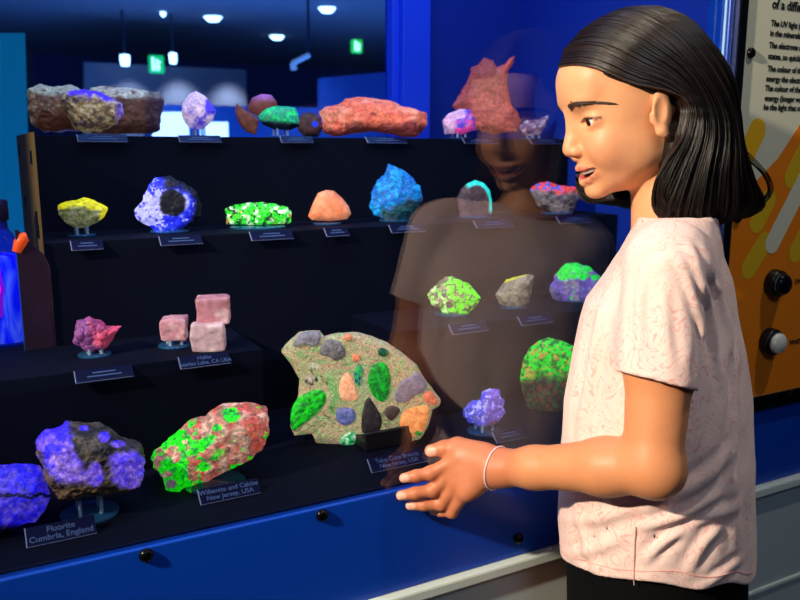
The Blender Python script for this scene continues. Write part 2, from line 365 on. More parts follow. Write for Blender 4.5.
for px, py, r, lb in ((327, 8, .09, 'round bright ceiling light nearest the blue post'), (277, 36, .095, 'round ceiling light above the green rock and brown nodules'), (213, 17, .10, 'round ceiling light above the lavender rock'),
                      (163, 12, .03, 'tiny dim ceiling spot highest above the cream rocks'), ):
    downlight(px, py, 2.745, r, lb)
behind('far_partition', [(84, 62), (246, 70), (246, 150), (84, 150)], 9.6, .1, mat('taupe_wall', (112, 112, 124), .8), 'long grey brown wall across the far room, washed by spot lamps', 'partition', ground=True)
for px, py, r, lb in ((125, 61, .05, 'small bright spot lamp over the cream crusted rocks'), (173, 59, .04, 'small spot lamp right of the green exit sign')):
    q = onY(px, py, 9.3); o = tag(empty('spot_lamp', q), lb, 'spot lamp', 'spot lamps on the far wall')
    child('lamp_head', MB().lathe([(0, -.05), (r*.8, -.05), (r, .0), (r, .06), (0, .07)], q, (0, 0, 1), 24).mesh('lamp_head'), mat('lamp_lens2', (220, 245, 255), .4, emit=(205, 240, 255), es=8), o)
    child('rod', MB().cyl((q[0], q[1], q[2]+.06), (q[0], q[1], 2.75), .012).mesh('rod'), mat('stem_dark', (30, 40, 70), .5), o)
def exit_sign(px, py, w, h, Y, label, lit):
    q = onY(px, py, Y); s = Y/800*1.15; o = empty('exit_sign', q); tag(o, label, 'exit sign', 'green emergency exit signs'); W = w*s/2; H = h*s/2
    child('housing', MB().box(q[0]-W, q[0]+W, Y, Y+.05, q[2]-H, q[2]+H, bevel=.01).mesh('housing'), mat('exit_green%d' % lit, (0, 190, 90), .4, emit=((0, 210, 100), (30, 225, 0))[lit], es=1.5), o)
    m = MB()
    m.box(q[0]-W*.7, q[0]-W*.35, Y-.006, Y, q[2]-H*.75, q[2]+H*.75); m.box(q[0]-W*.1, q[0]+W*.12, Y-.006, Y, q[2]-H*.2, q[2]+H*.55); m.box(q[0]+W*.12, q[0]+W*.5, Y-.006, Y, q[2]+H*.1, q[2]+H*.35); m.box(q[0]-W*.2, q[0]+W*.0, Y-.006, Y, q[2]-H*.75, q[2]-H*.1); m.box(q[0]+W*.1, q[0]+W*.35, Y-.006, Y, q[2]-H*.7, q[2]-H*.1)
    child('symbol', m.mesh('symbol'), mat('exit_white', (240, 255, 245), .4, emit=(230, 255, 235), es=2.5), o)
exit_sign(157, 64, 12, 14, 7.0, 'green lit exit sign above the cream and lavender rocks', 0)
exit_sign(358, 46, 10, 12, 6.0, 'small green exit sign close to the blue post', 1)
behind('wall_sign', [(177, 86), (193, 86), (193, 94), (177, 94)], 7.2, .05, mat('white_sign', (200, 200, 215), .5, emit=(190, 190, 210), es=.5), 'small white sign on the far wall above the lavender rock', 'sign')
tr = tag(empty('track_lamp', onY(303, 58, 4.5)), 'slim white track lamp bracket hanging above the long red rock', 'lamp')
pA, pB, pC = onY(294, 70, 4.5), onY(293, 63, 4.5), onY(309, 55, 4.5)
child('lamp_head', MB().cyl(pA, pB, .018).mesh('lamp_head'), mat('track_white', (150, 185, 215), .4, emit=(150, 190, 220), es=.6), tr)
child('arm', MB().cyl(pB, pC, .014).mesh('arm'), MC['track_white'], tr)
child('stem', MB().cyl(pC, (pC[0], pC[1], 2.75), .008).mesh('stem'), mat('stem_dark', (30, 40, 70), .5), tr)
# ------------------------------------------------------------------ mineral specimens
ICO = {}
def ico(n):
    if n not in ICO:
        bm = bmesh.new(); bmesh.ops.create_icosphere(bm, subdivisions=n, radius=1)
        V = np.array([v.co[:] for v in bm.verts]); Fc = np.array([[v.index for v in f.verts] for f in bm.faces]); bm.free(); ICO[n] = (V, Fc)
    return ICO[n]
G_ROCK = 'mineral specimens on show in the case'
def mixc(a, b, m): return a*(1-m[:, None])+b*m[:, None]
def c3(*c): return linA(np.array(c, float))
def rock(out, Y, th, fn, label, n=6, rough=.06, fac=0.0, fs=60, seed=1, glow=1.0, m=None, smooth=True, tread=None, front=.8, bump=.6, cat='rock', name='mineral_specimen', sq=.72, group=G_ROCK, noise_s=45):
    out = np.array(out, float); cx = (out[:, 0].min()+out[:, 0].max())/2; cy = (out[:, 1].min()+out[:, 1].max())/2
    W = onY(cx, cy, Y); d = W-CAM; nh = np.array([d[0], d[1], 0]); nh /= np.linalg.norm(nh); rh = np.array([nh[1], -nh[0], 0])
    def toplane(px, py):
        r = ray(px, py); t = np.dot(W-CAM, nh)/np.dot(r, nh); q = CAM+r*t-W; return np.dot(q, rh), q[2]
    pl = np.array([toplane(*p) for p in out]); cen = pl.mean(0)
    a, b, c_ = [], [], []
    V, Fs = ico(n); ph = np.arctan2(V[:, 2], V[:, 0])
    # radial outline
    ang = np.linspace(-math.pi, math.pi, 721); rad = np.zeros(721)
    N = len(pl)
    for k in range(N):
        p = pl[k]-cen; q = pl[(k+1) % N]-cen; e = q-p
        den = np.cos(ang)*e[1]-np.sin(ang)*e[0]; num = p[0]*e[1]-p[1]*e[0]
        with np.errstate(divide='ignore', invalid='ignore'):
            t = num/den; s = np.where(abs(e[0]) > abs(e[1]), (t*np.cos(ang)-p[0])/(e[0]+1e-15), (t*np.sin(ang)-p[1])/(e[1]+1e-15))
        ok = (t > 0) & (s >= -1e-6) & (s <= 1+1e-6); rad = np.where(ok, np.maximum(rad, t), rad)
    R = np.interp(ph, ang, rad); s = np.sqrt(np.clip(1-V[:, 1]**2, 0, 1)); se = s**sq
    u = cen[0]+R*se*np.cos(ph); v = cen[1]+R*se*np.sin(ph)
    dep = th*np.sign(V[:, 1])*np.abs(V[:, 1])**front
    P = W+u[:, None]*rh+v[:, None]*UP+dep[:, None]*nh
    size = (rad.max()+rad.mean())/2
    cw = W+cen[0]*rh+cen[1]*UP
    D = P-cw; L = np.linalg.norm(D, axis=1)+1e-9; D /= L[:, None]
    disp = fbm(P*noise_s+seed*9.1, 5, seed)*rough*size*1.5
    if rough > .035 and not fac > .12: disp = disp-(np.abs(fbm(P*70+seed*5.1, 4, seed+40))*1.6-.35)*rough*size
    if fac:
        f1, f2, idv = cellnoise(P*fs+seed*3.3, seed); disp = disp+fac*size*((.45-f1)+(idv-.5)*.5)
    P = P+D*(disp*np.clip(L/size, .3, 1))[:, None]
    if tread is not None: P[:, 2] = np.maximum(P[:, 2], tread+.0008+.0004*vnoise(P*80, 5))
    # pixel coordinates of every vertex, used only to place the natural colour zones
    q = P-CAM; zf = q@FW; X = 400+F_PX*(q@RV)/zf; Yp = 300+F_PX*(q@DN)/zf
    rgb, gl = fn(X, Yp, P, disp/size)
    if rough > .035:
        vn = np.abs(fbm(P*150+seed*2.2, 4, seed+60)); k_ = 1-.55*sstep(.07, .0, vn)-.25*sstep(.1, .45, fbm(P*260+seed, 3, seed+70)); k_ = k_*(1+.35*sstep(.1, .4, fbm(P*200+seed, 3, seed+75))); rgb = rgb*k_[:, None]
    me = npmesh(name, P, Fs, smooth); set_tint(me, rgb, gl)
    org = Vector((cw[0], cw[1], P[:, 2].min())); me.transform(Matrix.Translation(-org))
    o = link(name, me, m or attr_mat('rock_mat_%d' % int(glow*100+bump*1000), glow=glow, bump=bump)); o.location = org
    tag(o, label, cat, group); o['zmin'] = float(P[:, 2].min()); ROCKS.append((o, P)); return o
ROCKS = []
pegm = clear_mat('clear_peg', (215, 235, 245), 1.5, veil=(190, 215, 235), veil_a=.4, rough=.05)
acr = clear_mat('clear_acrylic', (190, 225, 240), 1.45, veil=(60, 130, 190), veil_a=.22, rough=.05)
def stand(px, w, Y, tread, ztop, label, h=.004):
    q = onY(px, 300, Y); x = onZ(px, 300, tread)[0]
    # x such that (x, Y, tread) projects to px
    lo, hi = -1, 3
    for _ in range(40):
        mid = (lo+hi)/2; d = np.array([mid, Y, tread])-CAM; X = 400+F_PX*(d@RV)/(d@FW)
        if X < px: lo = mid
        else: hi = mid
    x = mid; d = np.array([x, Y, tread])-CAM; r = w*(d@FW)/F_PX/2
    o = empty('acrylic_stand', (x, Y, tread)); tag(o, label, 'display stand', 'clear acrylic stands under the rocks')
    child('base', MB().lathe([(0, 0), (r, 0), (r, h*.8), (r*.96, h), (0, h)], (x, Y, tread+.0003), (0, 0, 1), 40).mesh('base'), acr, o)
    if ztop-tread > .007:
        for k in range(4):
            a = math.pi/4+k*math.pi/2; px_, py_ = x+r*.5*math.cos(a), Y+r*.5*math.sin(a)
            child('peg', MB().cyl((px_, py_, tread+h), (px_, py_, ztop+.002), .0022, seg=12).mesh('peg'), pegm, o)
    return o
# ---- colour zones
def noisy(X, Y, s=.2, seed=0, o=4): return fbm(np.stack([X*s, Y*s, X*0+seed*7.7], 1), o, seed)
def base_spec(cols, s=.15, seed=0, gl=0.0):
    def f(X, Y, P, d):
        n = fbm(P*110+seed, 5, seed); n2 = fbm(P*320+seed, 4, seed+5); n = (n*.8+n2*.4)*1.6+.5
        C_ = [c3(*c) for c in cols]; k = len(C_)-1; t = np.clip(n, 0, .9999)*k; i = t.astype(int); w = t-i; A = np.array(C_)
        return A[i]*(1-w[:, None])+A[i+1]*w[:, None], np.full(len(X), gl)
    return f
B1, B2, B3, B0 = 1.385, 1.225, 1.075, .905
# ---------------- top row
def f_a(X, Y, P, d):
    r, g = base_spec([(90, 60, 45), (150, 110, 80), (215, 195, 160)], seed=3)(X, Y, P, d)
    top = sstep(98, 91, Y+noisy(X, Y, .12, 2)*6); r = mixc(r, c3(200, 205, 175), top*.85)
    low = sstep(105, 116, Y+noisy(X, Y, .1, 4)*5)*sstep(32, 40, X); r = mixc(r, c3(120, 66, 40)*(1+.3*noisy(X*.1, Y, .5, 6))[:, None], low)
    g = g+.12; dark = sstep(.0, .25, noisy(X, Y, .07, 9))*sstep(40, 55, X)*sstep(116, 106, Y)*sstep(93, 98, Y); return mixc(r, c3(34, 20, 40), dark*.9), g  # even emission added to brighten the rock, not fluorescence
rock([(28, 90), (40, 84), (55, 87), (70, 85), (82, 92), (84, 110), (80, 131), (45, 132), (33, 124), (27, 108)], 1.44, .035, f_a, 'brown split rock with cream crust behind the purple topped rock', seed=2, tread=Z3, rough=.08)
def f_c(X, Y, P, d):
    r, g = base_spec([(100, 62, 45), (128, 84, 62), (140, 96, 74)], seed=5)(X, Y, P, d)
    r = r*(1+.25*noisy(X*.1, Y, .6, 3))[:, None]
    top = sstep(99, 96, Y+noisy(X, Y, .15, 2)*4-(X-125)*.03); r = mixc(r, base_spec([(150, 110, 85), (220, 215, 180), (235, 228, 205), (180, 195, 165)], seed=8)(X, Y, P, d)[0], top)
    return mixc(r, c3(30, 30, 70), sstep(143, 150, X+noisy(X, Y, .2, 1)*5)*.6), g+.12  # slight emission over the whole rock stands in for more light
rock([(90, 88), (104, 86), (125, 88), (143, 90), (150, 92), (160, 92), (164, 100), (161, 115), (160, 130), (150, 134), (92, 134), (89, 110)], 1.44, .035, f_c, 'wide brown rock with a cream crust, right of the purple topped rock', seed=4, tread=Z3, rough=.04)
def f_b(X, Y, P, d):
    r, g = base_spec([(90, 70, 90), (150, 125, 90), (225, 190, 120), (240, 222, 180)], seed=7)(X, Y, P, d)
    cap = sstep(99, 93, Y-(X-90)*.22*(X > 90)+noisy(X, Y, .2, 4)*6)*sstep(62, 72, X); cap = np.maximum(cap, sstep(112, 120, X+noisy(X, Y, .2, 3)*6)*.6)
    return mixc(r, c3(80, 50, 235), cap), g+.15+cap*.4  # cap fluoresces; the rest gets a little emission to look brighter
rock([(61, 100), (66, 94), (75, 91), (85, 90), (98, 92), (112, 98), (122, 104), (124, 114), (118, 124), (105, 130), (88, 132), (75, 128), (68, 118), (62, 108)], 1.37, .03, f_b, 'knobbly yellow brown rock with a violet glowing top', seed=9, tread=Z3, rough=.09, bump=.8)
def f_d(X, Y, P, d):
    n = noisy(X, Y, .1, 3); r = mixc(np.tile(c3(235, 205, 245), (len(X), 1)), c3(90, 70, 240), sstep(-.1, .35, n+(X-199)*.02+(Y-115)*.012)); return r, np.full(len(X), .5)
rock([(183, 104), (188, 95), (196, 91), (205, 96), (213, 105), (216, 111), (211, 122), (203, 129), (192, 130), (185, 122), (182, 113)], B1, .022, f_d, 'upright lavender glowing rock on a small stand in the top row', seed=11, rough=.07)
rock([(236, 103), (243, 108), (252, 115), (259, 120), (256, 135), (246, 132), (239, 124), (235, 112)], 1.40, .006, base_spec([(130, 66, 50), (160, 90, 66)], seed=2, gl=.08), 'flat brown half disc beside the green topped rock', seed=5, tread=Z3, rough=.02, bump=.15)
rock([(247, 108), (252, 98), (262, 94), (271, 95), (277, 102), (277, 112), (262, 120), (250, 114)], 1.43, .022, lambda X, Y, P, d: (mixc(np.tile(c3(150, 78, 66), (len(X), 1)), c3(200, 120, 200), sstep(104, 95, Y+noisy(X, Y, .1, 3)*5)), np.full(len(X), .2)), 'rounded pinkish brown nodule behind the green topped rock', seed=6, tread=Z3, rough=.03, bump=.2)
def f_g(X, Y, P, d):
    n = noisy(X, Y, .15, 5); r = mixc(np.tile(c3(20, 160, 120), (len(X), 1)), c3(30, 225, 110), sstep(0, .3, n)); r = mixc(r, c3(80, 110, 90), sstep(.1, .4, noisy(X, Y, .3, 8))*.6)
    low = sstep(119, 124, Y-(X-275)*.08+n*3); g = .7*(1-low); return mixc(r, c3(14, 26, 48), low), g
rock([(259, 116), (266, 109), (277, 106), (288, 107), (295, 108), (298, 116), (300, 126), (290, 130), (272, 129), (262, 124)], 1.345, .022, f_g, 'teal green topped rock with a dark base in the top row', seed=7, rough=.06, tread=Z3+.004)
rock([(297, 120), (303, 113), (312, 112), (320, 117), (323, 128), (318, 137), (304, 137), (298, 130)], 1.42, .015, lambda X, Y, P, d: (mixc(base_spec([(70, 42, 44), (120, 72, 66)], seed=2)(X, Y, P, d)[0], c3(20, 60, 230), sstep(4, 2.5, np.hypot(X-315, Y-124))), sstep(4, 2.5, np.hypot(X-315, Y-124))*.6), 'small brown nodule with a blue spot beside the long red rock', seed=8, tread=Z3, rough=.03, bump=.2)
def f_f(X, Y, P, d):
    n = noisy(X, Y, .07, 5); r = mixc(np.tile(c3(235, 118, 88), (len(X), 1)), c3(250, 165, 135), sstep(-.1, .4, n)); r = mixc(r, c3(225, 70, 70), sstep(.05, .4, noisy(X, Y*2.2, .1, 8))*.7)
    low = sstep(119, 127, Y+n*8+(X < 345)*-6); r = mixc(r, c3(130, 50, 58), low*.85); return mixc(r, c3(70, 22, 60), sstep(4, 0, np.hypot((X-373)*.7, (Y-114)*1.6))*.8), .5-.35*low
rock([(321, 112), (326, 107), (338, 105), (346, 99), (358, 97), (378, 99), (393, 101), (400, 106), (415, 109), (427, 113), (426, 126), (418, 137), (400, 136), (385, 133), (370, 131), (350, 134), (335, 137), (324, 133)], B1, .04, f_f, 'long orange red boulder across the middle of the top row', n=7, seed=12, tread=Z3+.002, rough=.05, fac=.03, fs=40)
rock([(442, 121), (449, 113), (460, 109), (470, 110), (475, 118), (475, 130), (462, 134), (445, 134)], 1.36, .02, lambda X, Y, P, d: (mixc(np.tile(c3(215, 170, 215), (len(X), 1)), mixc(np.tile(c3(90, 70, 215), (len(X), 1)), c3(235, 70, 170), sstep(-.1, .2, noisy(X, Y, .12, 3))), sstep(-.1, .25, noisy(X, Y, .1, 6)+(X-460)*.03)), np.full(len(X), .45)), 'small pink and lavender rock at the foot of the tall red rock', seed=13, rough=.06)
def f_h(X, Y, P, d):
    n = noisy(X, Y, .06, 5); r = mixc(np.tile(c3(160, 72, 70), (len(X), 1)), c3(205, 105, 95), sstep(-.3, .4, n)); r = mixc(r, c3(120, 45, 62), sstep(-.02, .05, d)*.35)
    return mixc(r, c3(225, 92, 66), sstep(120, 100, Y)*sstep(500, 510, X)*.5), np.full(len(X), .3)
rock([(453, 106), (460, 94), (467, 84), (471, 68), (478, 66), (484, 59), (493, 61), (497, 67), (505, 64), (510, 58), (515, 56), (513, 64), (508, 70), (507, 82), (509, 95), (512, 108), (518, 112), (521, 122), (516, 131), (495, 133), (475, 128), (468, 116), (456, 109)], 1.41, .022, f_h, 'tall thin fin of dull red rock standing in the top row', n=7, seed=14, tread=Z3, rough=.05, sq=.6)
rock([(518, 128), (526, 121), (536, 120), (549, 115), (546, 126), (540, 135), (524, 136)], 1.35, .015, base_spec([(70, 50, 100), (130, 90, 120), (215, 205, 235)], seed=4, gl=.3), 'small white and purple rock at the end of the top row', seed=15, fac=.2, rough=.06, smooth=False)
# ---------------- second row
def f_j(X, Y, P, d):
    r, g = base_spec([(140, 146, 80), (190, 195, 125), (220, 220, 185)], seed=3)(X, Y, P, d)
    y = np.maximum(sstep(211, 206, Y+noisy(X, Y, .15, 2)*9), sstep(99, 103, X+noisy(X, Y, .2, 3)*4)); return mixc(r, c3(235, 225, 10), y), g+.15+y*.55
rock([(58, 205), (65, 202), (76, 201), (84, 198), (95, 200), (107, 208), (105, 215), (98, 222), (88, 227), (74, 227), (66, 222), (58, 214)], B2, .02, f_j, 'bright yellow and grey rock, leftmost in the second row', seed=16, rough=.07, fac=.06, fs=80)
def f_k(X, Y, P, d):
    n = noisy(X, Y, .1, 5); n2 = noisy(X, Y, .3, 9); r = mixc(np.tile(c3(20, 30, 220), (len(X), 1)), c3(40, 70, 255), sstep(-.2, .4, n2))
    w = sstep(.0, .3, n2*.8+.5*sstep(28, 8, np.hypot(X-150, Y-208))-.12)+sstep(7, 3, np.hypot((X-185)*1.2, (Y-202)*.7)); r = mixc(r, c3(190, 190, 255), np.clip(w, 0, 1)*.85)
    hole = sstep(1, .75, np.hypot((X-173)/14, (Y-203)/17)+n*.35); rim = np.maximum(sstep(.62, .85, np.hypot((X-169)/34, (Y-207)/29)+n*.25)*sstep(-10, 20, X-168), sstep(185, 178, Y)*sstep(158, 166, X))
    top = sstep(2, -6, (Y-192)-(X-166)*-.2)*sstep(160, 168, X)
    dk = np.clip(np.maximum(np.maximum(hole, rim), top), 0, 1); return mixc(r, c3(8, 10, 34), dk), .75*(1-dk)
rock([(135, 210), (143, 200), (148, 188), (155, 178), (170, 177), (185, 184), (196, 192), (202, 205), (200, 216), (190, 227), (178, 234), (160, 234), (148, 226), (138, 220)], B2, .018, f_k, 'deep blue glowing geode slice with a dark hollow centre', n=7, seed=17, rough=.05, fac=.05, fs=90)
def f_l(X, Y, P, d):
    n = noisy(X, Y, .25, 5, 5); n2 = noisy(X, Y, .4, 9, 5); r = mixc(np.tile(c3(10, 190, 20), (len(X), 1)), c3(60, 245, 60), sstep(-.2, .2, n2)); r = mixc(r, c3(235, 255, 225), sstep(.05, .25, n)); r = mixc(r, c3(240, 130, 60), sstep(.28, .36, noisy(X, Y, .2, 12, 5))); dk = sstep(.2, .3, noisy(X, Y, .35, 14, 5))
    return mixc(r, c3(20, 60, 20), dk), .8-.4*dk
rock([(225, 209), (234, 205), (248, 203), (262, 202), (275, 204), (287, 207), (292, 215), (291, 223), (258, 225), (226, 224)], B2, .02, f_l, 'low bright green and white speckled rock on a stand', n=7, seed=18, rough=.04, fac=.05, fs=90)
rock([(308, 216), (313, 203), (318, 193), (326, 190), (334, 191), (342, 198), (349, 207), (351, 214), (347, 219), (330, 221), (312, 220)], B2, .02, lambda X, Y, P, d: (mixc(np.tile(c3(228, 128, 88), (len(X), 1)), c3(240, 150, 110), sstep(-.2, .3, noisy(X, Y, .1, 4))), np.full(len(X), .45)), 'smooth peach orange dome shaped rock in the second row', seed=19, rough=.02, bump=.2)
def f_n(X, Y, P, d):
    n = noisy(X, Y, .1, 5); r = mixc(np.tile(c3(10, 100, 190), (len(X), 1)), c3(10, 150, 225), sstep(-.2, .3, noisy(X, Y, .25, 6))); lo = sstep(-3, 5, (Y-203)+(X-398)*.3+n*10)*sstep(378, 384, X)
    r = mixc(r, mixc(np.tile(c3(20, 80, 80), (len(X), 1)), c3(70, 75, 80), sstep(0, .3, noisy(X, Y, .3, 8))), lo*.9); return r, .6-.5*lo
rock([(372, 192), (376, 181), (384, 176), (389, 165), (396, 168), (402, 171), (412, 178), (420, 186), (421, 200), (417, 212), (408, 219), (396, 224), (384, 220), (375, 213), (371, 204)], B2, .028, f_n, 'craggy sky blue rock with a grey green lower half', seed=20, rough=.08, fac=.08, fs=70, smooth=False)
def f_o(X, Y, P, d):
    rr = np.hypot((X-476)/17, (Y-204)/24); ang = np.arctan2(204-Y, X-476)
    rim = sstep(.74, .84, rr+noisy(X, Y, .3, 3)*.06)*sstep(2.2, 1.9, ang)*sstep(-.7, -.3, ang); r = base_spec([(70, 50, 66), (110, 82, 90)], seed=5)(X, Y, P, d)[0]
    r = mixc(r, c3(40, 30, 50), sstep(.03, -.1, noisy(X, Y, .1, 9))*.6); return mixc(r, c3(30, 205, 190), rim), rim*.75+.1
rock([(457, 198), (461, 189), (468, 183), (475, 180), (484, 183), (490, 190), (492, 200), (492, 218), (486, 222), (470, 222), (459, 217)], B2, .010, f_o, 'thin brown arched slice with a turquoise glowing rim', n=7, seed=21, rough=.02, bump=.2)
def f_p(X, Y, P, d):
    r = base_spec([(60, 50, 66), (120, 110, 120), (150, 140, 140)], seed=6)(X, Y, P, d)[0]; top = sstep(196, 189, Y-(X-555)*.05+noisy(X, Y, .15, 3)*7)
    t = mixc(np.tile(c3(225, 66, 66), (len(X), 1)), c3(40, 90, 200), sstep(.02, .15, noisy(X, Y, .25, 8))*sstep(568, 556, X)); return mixc(r, t, top), top*.6+.05
rock([(531, 190), (536, 184), (548, 183), (562, 186), (578, 188), (580, 198), (574, 206), (570, 217), (562, 221), (556, 214), (546, 208), (538, 206), (533, 198)], B2, .02, f_p, 'grey rock with a red and blue glowing top behind the chin', seed=22, rough=.09, fac=.06, fs=90)
# ---------------- third row
rock([(73, 330), (78, 322), (90, 318), (100, 322), (106, 327), (118, 327), (113, 338), (108, 347), (92, 350), (80, 347), (74, 340)], B3, .02, lambda X, Y, P, d: (mixc(np.tile(c3(125, 62, 128), (len(X), 1)), c3(205, 75, 112), sstep(-10, 12, X-95+noisy(X, Y, .1, 3)*14)), .22+0*X), 'crumpled pink and mauve crystal cluster above the violet rock', seed=23, fac=.28, fs=75, rough=.1, smooth=False)
def f_s(X, Y, P, d):
    r = base_spec([(110, 100, 70), (150, 140, 110), (190, 170, 130)], seed=8)(X, Y, P, d)[0]; n = noisy(X, Y, .2, 5)
    g = np.clip(sstep(-.05, .08, n+sstep(-8, 12, X-448)*.25-.1*sstep(300, 316, Y))-0*X, 0, 1)*sstep(-.35, -.1, noisy(X, Y, .4, 7)); w = sstep(0, .15, noisy(X, Y, .35, 11)+.1)*sstep(452, 444, X)
    r = mixc(r, c3(110, 240, 15), g); r = mixc(r, c3(225, 255, 190), w*g); return r, .1+.65*g
rock([(428, 294), (436, 286), (445, 277), (453, 276), (462, 281), (472, 287), (480, 297), (477, 306), (468, 313), (452, 316), (440, 309), (430, 303)], B3, .022, f_s, 'lime green and white speckled rock on the low right step', n=7, tread=Z1+.002, seed=24, rough=.07, fac=.07, fs=90)
def f_t(X, Y, P, d):
    r = base_spec([(110, 100, 92), (165, 150, 130), (185, 172, 150)], seed=9)(X, Y, P, d)[0]; rim = sstep(4.5, 1.5, (Y-273)+abs(X-522)*.0-np.clip((524-X)*.35, -1.5, 8)); return mixc(r, c3(215, 205, 20), np.clip(rim, 0, 1)), .12+rim*.5
rock([(495, 295), (500, 288), (506, 280), (517, 277), (528, 274), (534, 276), (532, 290), (529, 302), (520, 307), (508, 307), (500, 303)], B3, .02, f_t, 'pale grey wedge shaped rock with a thin yellow top edge', seed=25, rough=.04, fac=.05, fs=70)
def f_u(X, Y, P, d):
    r = mixc(np.tile(c3(110, 90, 190), (len(X), 1)), c3(150, 140, 170), sstep(-.1, .3, noisy(X, Y, .12, 5))); g = sstep(-.05, .1, noisy(X, Y, .18, 8)+sstep(286, 270, Y)*.5-.25)
    return mixc(r, c3(20, 210, 60), g), .3+.4*g
rock([(550, 285), (556, 275), (566, 265), (576, 263), (588, 267), (600, 276), (606, 290), (598, 304), (580, 308), (562, 306), (552, 298)], B3, .025, f_u, 'violet rock with green glowing patches beside the pink shirt', n=7, seed=26, rough=.07, fac=.05, fs=60)
def cube_crystal(x0, y0, x1, y1, Y, rz, th, label, tread, seed, rgb):
    a = onY(x0, y1, Y); b = onY(x1, y1, Y); t = onY(x0, y0, Y); w = np.linalg.norm(b-a); h = t[2]-a[2]; c_ = (a+b)/2
    bm = bmesh.new(); bmesh.ops.create_cube(bm, size=1); bmesh.ops.subdivide_edges(bm, edges=bm.edges[:], cuts=14, use_grid_fill=True)
    P = np.array([v.co[:] for v in bm.verts]); Fs = np.array([[v.index for v in f.verts] for f in bm.faces]); bm.free()
    # rounded cube
    r_ = .09; q = np.clip(P, -.5+r_, .5-r_); dd = P-q; ln_ = np.linalg.norm(dd, axis=1); dd = dd/np.maximum(ln_, 1e-6)[:, None]; P = np.where((ln_ > 0)[:, None], q+dd*r_, P)
    P = P*np.array([w*.80, th, h]); ca, sa = math.cos(rz), math.sin(rz); P = np.stack([P[:, 0]*ca-P[:, 1]*sa, P[:, 0]*sa+P[:, 1]*ca, P[:, 2]], 1)
    P = P+fbm(P*60+seed, 4, seed)[:, None]*.0035+fbm(P*20+seed+4, 2, seed+3)[:, None]*.003; P += c_+np.array([0, 0, h/2])
    if tread: P[:, 2] = np.maximum(P[:, 2], tread)
    me = npmesh('mineral_specimen', P, Fs); n = fbm(P*60+seed, 4, seed+8); set_tint(me, mixc(np.tile(c3(*rgb), (len(P), 1)), c3(235, 200, 200), sstep(-.1, .5, n)), .22+0*n)
    org = Vector((c_[0], c_[1], P[:, 2].min())); me.transform(Matrix.Translation(-org)); o = link('mineral_specimen', me, attr_mat('halite_mat', rough=.35, glow=1, bump=.3)); o.location = org
    tag(o, label, 'rock', G_ROCK); ROCKS.append((o, P)); return o
cube_crystal(159, 318, 190, 340, 1.07, -.35, .026, 'pink cube crystal sitting alone on its own stand', None, 1, (185, 128, 140))
cube_crystal(189, 321, 229, 350, 1.030, -.35, .028, 'pale pink cube crystal, lowest of the stacked pair', Z1+.0005, 2, (205, 165, 170))
cube_crystal(193, 297, 233, 323, 1.045, -.3, .030, 'pink cube crystal resting on top of the pale pink cube', None, 3, (195, 130, 138))
# ---------------- case floor
def f_w(X, Y, P, d):
    base = base_spec([(40, 34, 34), (80, 70, 62), (110, 95, 80)], seed=4)(X, Y, P, d)[0]; n = noisy(X, Y, .09, 5)*1.0; n2 = noisy(X, Y, .3, 8)
    n = n+n2*.8; left = sstep(3, -6, abs(((X-62)-(Y-460)*.45))-20+n*14)*sstep(488, 478, Y); mid = sstep(1.1, .8, np.hypot((X-95)/9, (Y-474)/14)+n*.3); rgt = sstep(1.15, .85, np.hypot((X-128)/20, (Y-470)/19)+n*.3); ex = sstep(1.2, .7, np.hypot((X-104)/6, (Y-437)/6))+sstep(1.2, .7, np.hypot((X-118)/8, (Y-444)/4)); exx = sstep(1.2, .7, np.hypot((X-84)/5, (Y-428)/3))
    mk = np.clip(left+mid+rgt+ex+exx, 0, 1); pc = mixc(np.tile(c3(96, 66, 215), (len(X), 1)), c3(165, 130, 215), sstep(-.3, .5, n2+.25*sstep(440, 470, Y)*sstep(110, 60, X)-.1)); pc = mixc(pc, c3(50, 30, 250), sstep(-.1, .4, noisy(X, Y, .08, 12)+sstep(445, 430, Y)*.3)); pc = pc*(1+.6*noisy(X, Y, .5, 77))[:, None]
    r = mixc(base, pc, mk); br = sstep(484, 490, Y+n*3)*(1-mid)+sstep(-2, -7, (X-46)-(Y-460)*.42); r = mixc(r, c3(120, 95, 66), np.clip(br, 0, 1)*(1-mk)); return r, mk*.6
rock([(38, 440), (45, 433), (60, 430), (66, 425), (84, 426), (100, 428), (112, 432), (122, 442), (132, 446), (140, 446), (144, 462), (141, 480), (128, 488), (108, 490), (85, 492), (70, 496), (56, 494), (48, 482), (42, 466), (37, 452)], .900, .042, f_w, 'large dark rock with violet glowing crystals, left on the case floor', n=7, seed=27, rough=.07, fac=.07, fs=55, bump=.8)
def f_v(X, Y, P, d):
    n2 = noisy(X, Y, .2, 8); r = mixc(np.tile(c3(30, 20, 225), (len(X), 1)), c3(95, 75, 200), sstep(-.3, .5, n2))*(1+.6*noisy(X, Y, .45, 71))[:, None]; dk = sstep(2.5, .5, abs(Y-495+noisy(X, Y, .1, 2)*6))+sstep(522, 530, Y); r = mixc(r, c3(14, 10, 40), np.clip(dk, 0, 1)*.9); return r, .6*(1-np.clip(dk, 0, 1))
rock([(-30, 470), (-5, 468), (20, 468), (40, 470), (46, 480), (49, 492), (46, 505), (36, 516), (15, 522), (-5, 530), (-30, 528)], .905, .035, f_v, 'deep blue violet rock cut by the left edge, on the case floor', n=7, seed=28, rough=.05, fac=.06, fs=50, tread=Z0)
